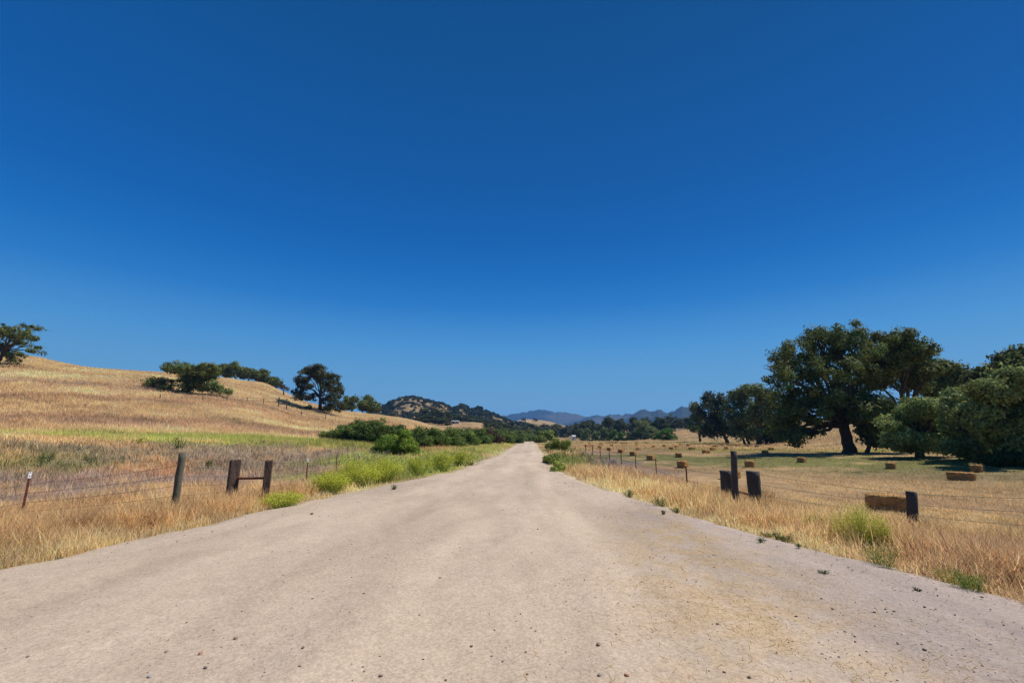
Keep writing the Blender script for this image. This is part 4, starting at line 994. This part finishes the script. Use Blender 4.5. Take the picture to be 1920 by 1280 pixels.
def round_post(h, r, seed, mat_, n=12, taper=.12):
    g = np.random.default_rng(seed); m = 12; t = np.linspace(0, 1, m)
    P = np.stack([np.cumsum(g.normal(0, .002, m)), np.cumsum(g.normal(0, .002, m)), t * (h + .3) - .3], 1)
    V, Fc = tubes([(P, r * (1 - taper * t))], n)
    V += g.normal(0, r * .035, V.shape)
    k = len(V); V = np.vstack([V, P[-1] + [0, 0, -.004]])
    T = np.stack([np.arange(k - n, k), np.roll(np.arange(k - n, k), -1), np.full(n, k)], 1)
    return np_mesh('post', V, [Fc[0], T], mat_, smooth=False)
def steel_stake(h, w_=.035):
    bm = bmesh.new()
    for (sx, sy, ox, oy) in ((w_, .005, 0, 0), (.005, w_ * .9, 0, w_ * .45 + .0025)):
        r = bmesh.ops.create_cube(bm, size=1)
        for v in r['verts']: v.co.x = v.co.x * sx + ox; v.co.y = v.co.y * sy + oy; v.co.z = (v.co.z + .5) * (h + .3) - .3
    for k in range(int(h / .06)):
        r = bmesh.ops.create_cube(bm, size=1)
        for v in r['verts']: v.co.x *= w_ * .4; v.co.y = v.co.y * .008 - .0065; v.co.z = v.co.z * .012 + .06 + k * .06
    me = bpy.data.meshes.new('stake'); bm.to_mesh(me); bm.free(); return me
def add_part(name, me, m, parent, loc, rot=(0, 0, 0), label=None):
    if m and not len(me.materials): me.materials.append(m)
    o = obj(name, me, parent); o.location = Vector(loc) - parent.location; o.rotation_euler = rot
    if label: o['label'] = label
    return o
def stake_part(parent, px, top, r, label=None, tip=True, w_=.038, lean=0):
    """steel stake at bearing px, distance r, whose top shows at height top"""
    b = at_r(px, r, top); h = CAM[2] + r * tan_el(px, top) - b[2]; w2 = max(w_, r * .0016)
    o = add_part('steel_stake', steel_stake(h, w2), M_rust, parent, b, (0, lean, math.atan2(-b[0], b[1]) + .4), label)
    if tip:
        t = bpy.data.meshes.new('painted_tip'); bm = bmesh.new()
        rr2 = bmesh.ops.create_cube(bm, size=1)
        for v in rr2['verts']: v.co.x *= w2 * 1.15; v.co.y = v.co.y * w2 * 1.1 + w2 * .45; v.co.z = v.co.z * .11 + h - .05
        bm.to_mesh(t); bm.free(); t.materials.append(M_white); obj('painted_tip', t, o)
    return b, h
def wires(parent, tops, fr, r=.004, sag=.01, name='wire'):
    """one wire part per strand, from post to post"""
    for f in fr:
        paths = []
        for (a, ha), (b, hb) in zip(tops[:-1], tops[1:]):
            A = np.array(a) + [0, 0, ha * f]; B = np.array(b) + [0, 0, hb * f]
            t = np.linspace(0, 1, 7)[:, None]; P = A * (1 - t) + B * t; P[:, 2] -= (4 * t * (1 - t))[:, 0] * (sag * np.linalg.norm(B - A))
            rad = np.maximum(r, np.hypot(P[:, 0], P[:, 1]) * .00028)
            paths.append((P - np.array(parent.location), rad))
        V, Fc = tubes(paths, 4)
        obj(name, np_mesh(name, V, Fc, M_wire), parent)
# left roadside fence
LF = empty('wire_fence', hit(441, 930), 'wire fence along the left roadside with a dark timber brace and steel stakes', 'fence')
s0 = stake_part(LF, 57, 885, 12.6, 'red steel stake with a white painted tip', lean=0)
b = at_r(336, 12.3, 895); h = CAM[2] + 12.3 * tan_el(341, 848) - b[2]
add_part('post', round_post(h, .075, 3, M_grey), M_grey, LF, b, (R(2), R(1.5), 0), 'tall weathered grey green round post leaning a little')
lp = (b, h)
tA = at_r(438, 14.0, 892); hA = CAM[2] + 14.0 * tan_el(440, 862) - tA[2]
tB = at_r(502, 13.6, 885); hB = CAM[2] + 13.6 * tan_el(504, 863) - tB[2]
mA = box_bm(.23, .17, hA + .3, 11); mB = box_bm(.17, .17, hB + .3, 12)
add_part('timber_post', mA, M_tie, LF, tA - np.array([0, 0, .3]), (0, 0, R(48)), 'thicker dark reddish timber post')
add_part('timber_post', mB, M_tie, LF, tB - np.array([0, 0, .3]), (R(1), 0, R(30)))
def rail_between(parent, A, B, fa, fb, rad, m, name='brace_rail', over=0.1):
    p = np.array(A[0]) + [0, 0, A[1] * fa]; q = np.array(B[0]) + [0, 0, B[1] * fb]
    d = (q - p) / np.linalg.norm(q - p); t = np.linspace(0, 1, 7)[:, None]
    P = (p - d * over) * (1 - t) + (q + d * over) * t
    V, Fc = tubes([(P - np.array(parent.location), np.full(7, rad))], 10); obj(name, np_mesh(name, V, Fc, m, smooth=True), parent)
rail_between(LF, (tA, hA), (tB, hB), .60, .60, .03, M_rust, over=.05)
sts = [stake_part(LF, 577.5, 860, 17), stake_part(LF, 632, 855, 21.5, tip=False), stake_part(LF, 674, 850, 26), stake_part(LF, 735, 842, 34, tip=False), stake_part(LF, 798, 833, 46), stake_part(LF, 824, 831, 54), stake_part(LF, 846, 829, 62, tip=False)]
wires(LF, [(at_r(-160, 11.5), 1.0), s0, lp, (tA, hA)], (.30, .55, .78, .93) if False else (.2, .35, .5, .65, .8), r=.003)
wires(LF, [(tB, hB)] + sts, (.2, .4, .6, .78, .95), r=.003)
# hill fence
HF = empty('wire_fence', hit(522, 764), 'old post and wire fence crossing the golden hillside below the lone oak', 'fence')
def hill_post(px, top, base, wd=.16, lab=None):
    b = hit(px, base); r = math.hypot(b[0], b[1]); h = CAM[2] + r * tan_el(px, top) - b[2]
    add_part('post', round_post(h, wd / 2, int(px), M_darkpost), M_darkpost, HF, b, (0, R(random.uniform(-3, 3)), 0), lab); return b, h
hp = [hill_post(300, 738, 747, .12), hill_post(380, 741, 750, .12), hill_post(425, 742, 751, .12), hill_post(463, 744, 754, .12), hill_post(494, 746, 757, .13), hill_post(522, 744, 763, .2, 'taller left post of the weathered brace'), hill_post(537, 747, 768, .18)]
rail_between(HF, hp[5], hp[6], .35, .45, .07, M_darkpost)
wires(HF, hp, (.45, .9), r=.008)
hq = [hill_post(565, 768, 778, .12), hill_post(610, 777, 786, .12)]
wires(HF, [hp[6]] + hq, (.45, .9), r=.008)
# right roadside fence
RF = empty('wire_fence', hit(1414, 938), 'wire fence between the right roadside and the hay field, timber posts leaning', 'fence')
tC = at_r(1363, 13.4, 905); hC = CAM[2] + 13.4 * tan_el(1361, 882) - tC[2]
tD = at_r(1415, 12.6, 910); hD = CAM[2] + 12.6 * tan_el(1414, 883) - tD[2]
tE = at_r(1375, 12.2, 895); hE = CAM[2] + 12.2 * tan_el(1371, 845) - tE[2]
tF = at_r(1706, 11.4, 955); hF = CAM[2] + 11.4 * tan_el(1705, 921) - tF[2]
add_part('timber_post', round_post(hC, .135, 21, M_darkpost, taper=-.12), None, RF, tC, (0, 0, 0), 'short thick post half hidden by the tall thin one')
add_part('timber_post', round_post(hD, .135, 22, M_darkpost, taper=-.12), None, RF, tD, (0, R(-1), 0), 'short thick dark post flaring at its top')
add_part('post', round_post(hE, .078, 23, M_darkpost), None, RF, tE, (0, R(2.5), 0), 'tallest thin post of the right fence')
add_part('post', round_post(hF, .092, 24, M_darkpost), None, RF, tF, (0, R(6), 0), 'lone short round post nearest on the right')
rail_between(RF, (tC, hC), (tD, hD), .48, .40, .03, M_rust, over=.0)
rs_ = [stake_part(RF, 1286, 874, 16, tip=False, w_=.045), stake_part(RF, 1229, 859, 20.5, tip=False), stake_part(RF, 1191, 851, 25, tip=False), stake_part(RF, 1164, 846, 29, tip=False), stake_part(RF, 1142, 842, 33.5, tip=False), stake_part(RF, 1125, 838.5, 38, tip=False), stake_part(RF, 1111, 836, 43, tip=False), stake_part(RF, 1098, 834, 49, tip=False)]
wires(RF, [(tC, hC)] + rs_, (.5, .9), r=.003)
wires(RF, [(tD, hD), (tF, hF), (at_r(2050, 11.5), .9)], (.45, .7, .95), r=.003)

# ------------------------------------------------------------------ hay bales
def bale_mesh(seed, sub=16):
    g = np.random.default_rng(seed); bm = bmesh.new(); bmesh.ops.create_cube(bm, size=1)
    bmesh.ops.subdivide_edges(bm, edges=bm.edges[:], cuts=sub, use_grid_fill=True)
    co = np.array([v.co[:] for v in bm.verts])
    co = co * 2; q = 7.0; nrm = (np.abs(co) ** q).sum(1) ** (1 / q); co = co / nrm[:, None] * .5
    co = co * np.array([.95, .46, .38]); co[:, 2] += .19
    # slices the baler pressed
    n = fbm(co[:, 0] * 9 + seed, co[:, 1] * 16 + co[:, 2] * 19, seed, 5) - .5
    n2 = np.sin(co[:, 0] * 62 + n * 5) * .006
    d = co - np.array([0, 0, .19]); d /= np.linalg.norm(d, axis=1)[:, None]
    groove = sum(np.exp(-((co[:, 0] - s) / .02) ** 2) for s in (-.22, .22)) * -.014
    co += d * (n * .075 + n2 + groove + g.normal(0, .006, len(co)))[:, None]
    for v, c in zip(bm.verts, co): v.co = c
    V = co; Fa = np.array([[v.index for v in f.verts] for f in bm.faces]); bm.free()
    C = np.repeat((S(216, 164, 102) * .60)[None], len(V), 0) * (1 + n * .9)[:, None] * g.uniform(.85, 1.12, len(V))[:, None]
    # loose straws standing out of it
    m = 1800; k = g.integers(0, len(V), m); L_ = g.uniform(.02, .07, m)
    D = d[k] + g.normal(size=(m, 3)) * .7; D /= np.linalg.norm(D, axis=1)[:, None]; W = np.cross(D, g.normal(size=(m, 3))); W /= np.linalg.norm(W, axis=1)[:, None]
    P = V[k]; SV = np.stack([P - W * .003, P + W * .003, P + D * L_[:, None]], 1).reshape(-1, 3)
    K = np.arange(m)[:, None] * 3 + np.arange(3)[None] + len(V)
    C = np.vstack([C, np.repeat(S(226, 180, 116)[None] * .65 * g.uniform(.7, 1.1, m)[:, None], 3, 0)])
    return np_mesh('hay_bale', np.vstack([V, SV]), [Fa, K], M_bale, col=C, smooth=False)
def twine_mesh(x):
    hx, hz = .222, .186; P = []
    for a in np.linspace(0, 2 * math.pi, 33):
        c, s = math.cos(a), math.sin(a); q = (abs(c) ** 6 + abs(s) ** 6) ** (1 / 6)
        P.append((x, c / q * hx, s / q * hz + .19))
    V, Fc = tubes([(np.array(P), np.full(33, .004))], 5); return np_mesh('twine', V, Fc, M_twine)
BM = [bale_mesh(s) for s in (1, 2, 3)]; TW = [twine_mesh(-.22), twine_mesh(.22)]
bales = [  # px, base y, yaw, scale, label
 (1672, 957, -38, 1.0, 'nearest hay bale, large, just behind the short round post'), (1371, 897, 40, 1.0, 'hay bale hidden behind the tall thin post and its brace'), (1280.5, 876, 60, 1.0, 'hay bale right above a steel stake, nearest in the line by the fence'),
 (1406.5, 875.5, 62, 1.0, 'hay bale just above the short flaring post'), (1273, 857, 75, 1.0, 'hay bale standing alone above the bale on the stake'), (1503.5, 866.5, 50, .85, 'dark sided hay bale midway along the green strip'),
 (1671, 878, 50, .82, 'hay bale with a pale top below the willow with the short trunk'), (1803, 900, -48, .85, 'broad hay bale at the right, in front of the willow thicket'), (1834, 884, 38, .85, 'pale topped hay bale close to the big willow thicket'),
 (1435, 852.5, 60, 1.0, 'hay bale lying in the shadow strip of the huge oak'), (1220.5, 862, 65, 1.0, 'hay bale second from the nearest in the line by the fence'), (1187.5, 854, 65, 1.0, 'hay bale third in the line by the fence'),
 (1164, 848.5, 70, 1.0, 'hay bale fourth in the line by the fence'), (1142, 844.5, 75, 1.0, 'hay bale fifth in the line by the fence'), (1124.5, 840.5, 75, 1.0, 'hay bale sixth in the line by the fence')]
for i, (px, py, yaw, sc, lab) in enumerate(bales):
    b = hit(px, py); o = obj('hay_bale', BM[i % 3]); o.location = (b[0], b[1], b[2] - .01); o.scale = (sc,) * 3; o.rotation_euler = (R(random.uniform(-2, 2)), R(random.uniform(-2, 2)), R(yaw))
    tag(o, lab, 'hay bale', 'hay bales lying in the field')
    for t in TW: obj('twine', t, o)
small = [(1109.5, 837), (1100, 837), (1324, 849.5), (1337, 844), (1196.5, 844), (1147, 836.7), (1126, 833.6), (1105.5, 831), (1226, 839), (1258, 842.5), (1297, 843), (1362, 842), (1402, 837), (1419, 838), (1446, 844), (1194, 834.7), (1212, 831), (1245, 837.5), (1269.5, 839), (1276, 834), (1341, 838.5), (1091, 830), (1144, 830.5), (1149, 830), (1139, 830.5), (1156, 830), (1166, 831.5), (1170, 832), (1194, 830.5), (1174, 831.5), (1383, 836.5), (1290, 836)]
for i, (px, py) in enumerate(small):
    b = hit(px, py); o = obj('hay_bale', BM[i % 3]); o.location = (b[0], b[1], b[2] - .01); o.rotation_euler = (0, 0, R(random.uniform(20, 100))); o.scale = (.85, .85, .85)
    tag(o, 'small distant hay bale scattered over the far part of the field', 'hay bale', 'small far hay bales')

# ------------------------------------------------------------------ farm buildings far away
def house(name, b, w_, d_, h_, yaw, label, roofm, wallm):
    e = empty(name, b, label, 'building'); e.rotation_euler = (0, 0, yaw)
    def prim(nm, pts, faces, m):
        me = bpy.data.meshes.new(nm); me.from_pydata([tuple(map(float, p)) for p in pts], [], faces); me.materials.append(m); me.update(); return obj(nm, me, e)
    x, y = w_ / 2, d_ / 2; g = h_ * .28
    prim('wall', [(-x, -y, -1), (x, -y, -1), (x, y, -1), (-x, y, -1), (-x, -y, h_), (x, -y, h_), (x, y, h_), (-x, y, h_), (-x, 0, h_ + g), (x, 0, h_ + g)],
         [(0, 1, 5, 4), (2, 3, 7, 6), (1, 2, 6, 9, 5), (3, 0, 4, 8, 7), (3, 2, 1, 0)], wallm)
    o_ = .25; t = .12
    for s in (-1, 1):
        prim('roof', [(-x - o_, s * (y + o_), h_ - g * o_ / y + .02), (x + o_, s * (y + o_), h_ - g * o_ / y + .02), (x + o_, s * .01, h_ + g + .02), (-x - o_, s * .01, h_ + g + .02), (-x - o_, s * (y + o_), h_ - g * o_ / y + t), (x + o_, s * (y + o_), h_ - g * o_ / y + t), (x + o_, s * .01, h_ + g + t), (-x - o_, s * .01, h_ + g + t)],
             [(0, 1, 2, 3), (4, 5, 6, 7), (0, 1, 5, 4), (1, 2, 6, 5), (2, 3, 7, 6), (3, 0, 4, 7)], roofm)
    for (cx, wz, ww, hh, nm) in ((-x * .45, 0, w_ * .2, h_ * .75, 'door'), (x * .4, h_ * .4, w_ * .22, h_ * .3, 'window')):
        prim(nm, [(cx - ww / 2, -y - .04, wz), (cx + ww / 2, -y - .04, wz), (cx + ww / 2, -y - .04, wz + hh), (cx - ww / 2, -y - .04, wz + hh), (cx - ww / 2, -y + .02, wz), (cx + ww / 2, -y + .02, wz), (cx + ww / 2, -y + .02, wz + hh), (cx - ww / 2, -y + .02, wz + hh)],
             [(0, 1, 2, 3), (4, 5, 6, 7), (0, 1, 5, 4), (1, 2, 6, 5), (2, 3, 7, 6), (3, 0, 4, 7)], M_dark)
M_wall = mat('pale_wall', .8, base=(.5, .45, .38))
house('shed', at_r(1075, 200), 1.3, 1.6, 1.6, .3, 'tiny white shed at the far left corner of the hay field', M_roof, M_white)
house('farmhouse', at_r(853, 262), 4, 4, 1.3, .2, 'low farm building with a pale roof under the dark oaks above the meadow', M_roof, M_wall)

# ------------------------------------------------------------------ haze
def haze():
    me = bpy.data.meshes.new('haze'); bm = bmesh.new(); bmesh.ops.create_cube(bm, size=1)
    for v in bm.verts: v.co.x *= 11500; v.co.y *= 11500; v.co.z = -20 if v.co.z < 0 else 285
    bm.to_mesh(me); bm.free()
    m = bpy.data.materials.new('air'); m.use_nodes = True; N = m.node_tree.nodes; N.remove(N['Principled BSDF'])
    v = N.new('ShaderNodeVolumePrincipled'); v.inputs['Color'].default_value = (.16, .45, 1.0, 1); v.inputs['Density'].default_value = 0.00017; v.inputs['Anisotropy'].default_value = .1
    m.node_tree.links.new(v.outputs[0], N['Material Output'].inputs['Volume']); me.materials.append(m)
    tag(obj('haze', me), kind='stuff')
haze()
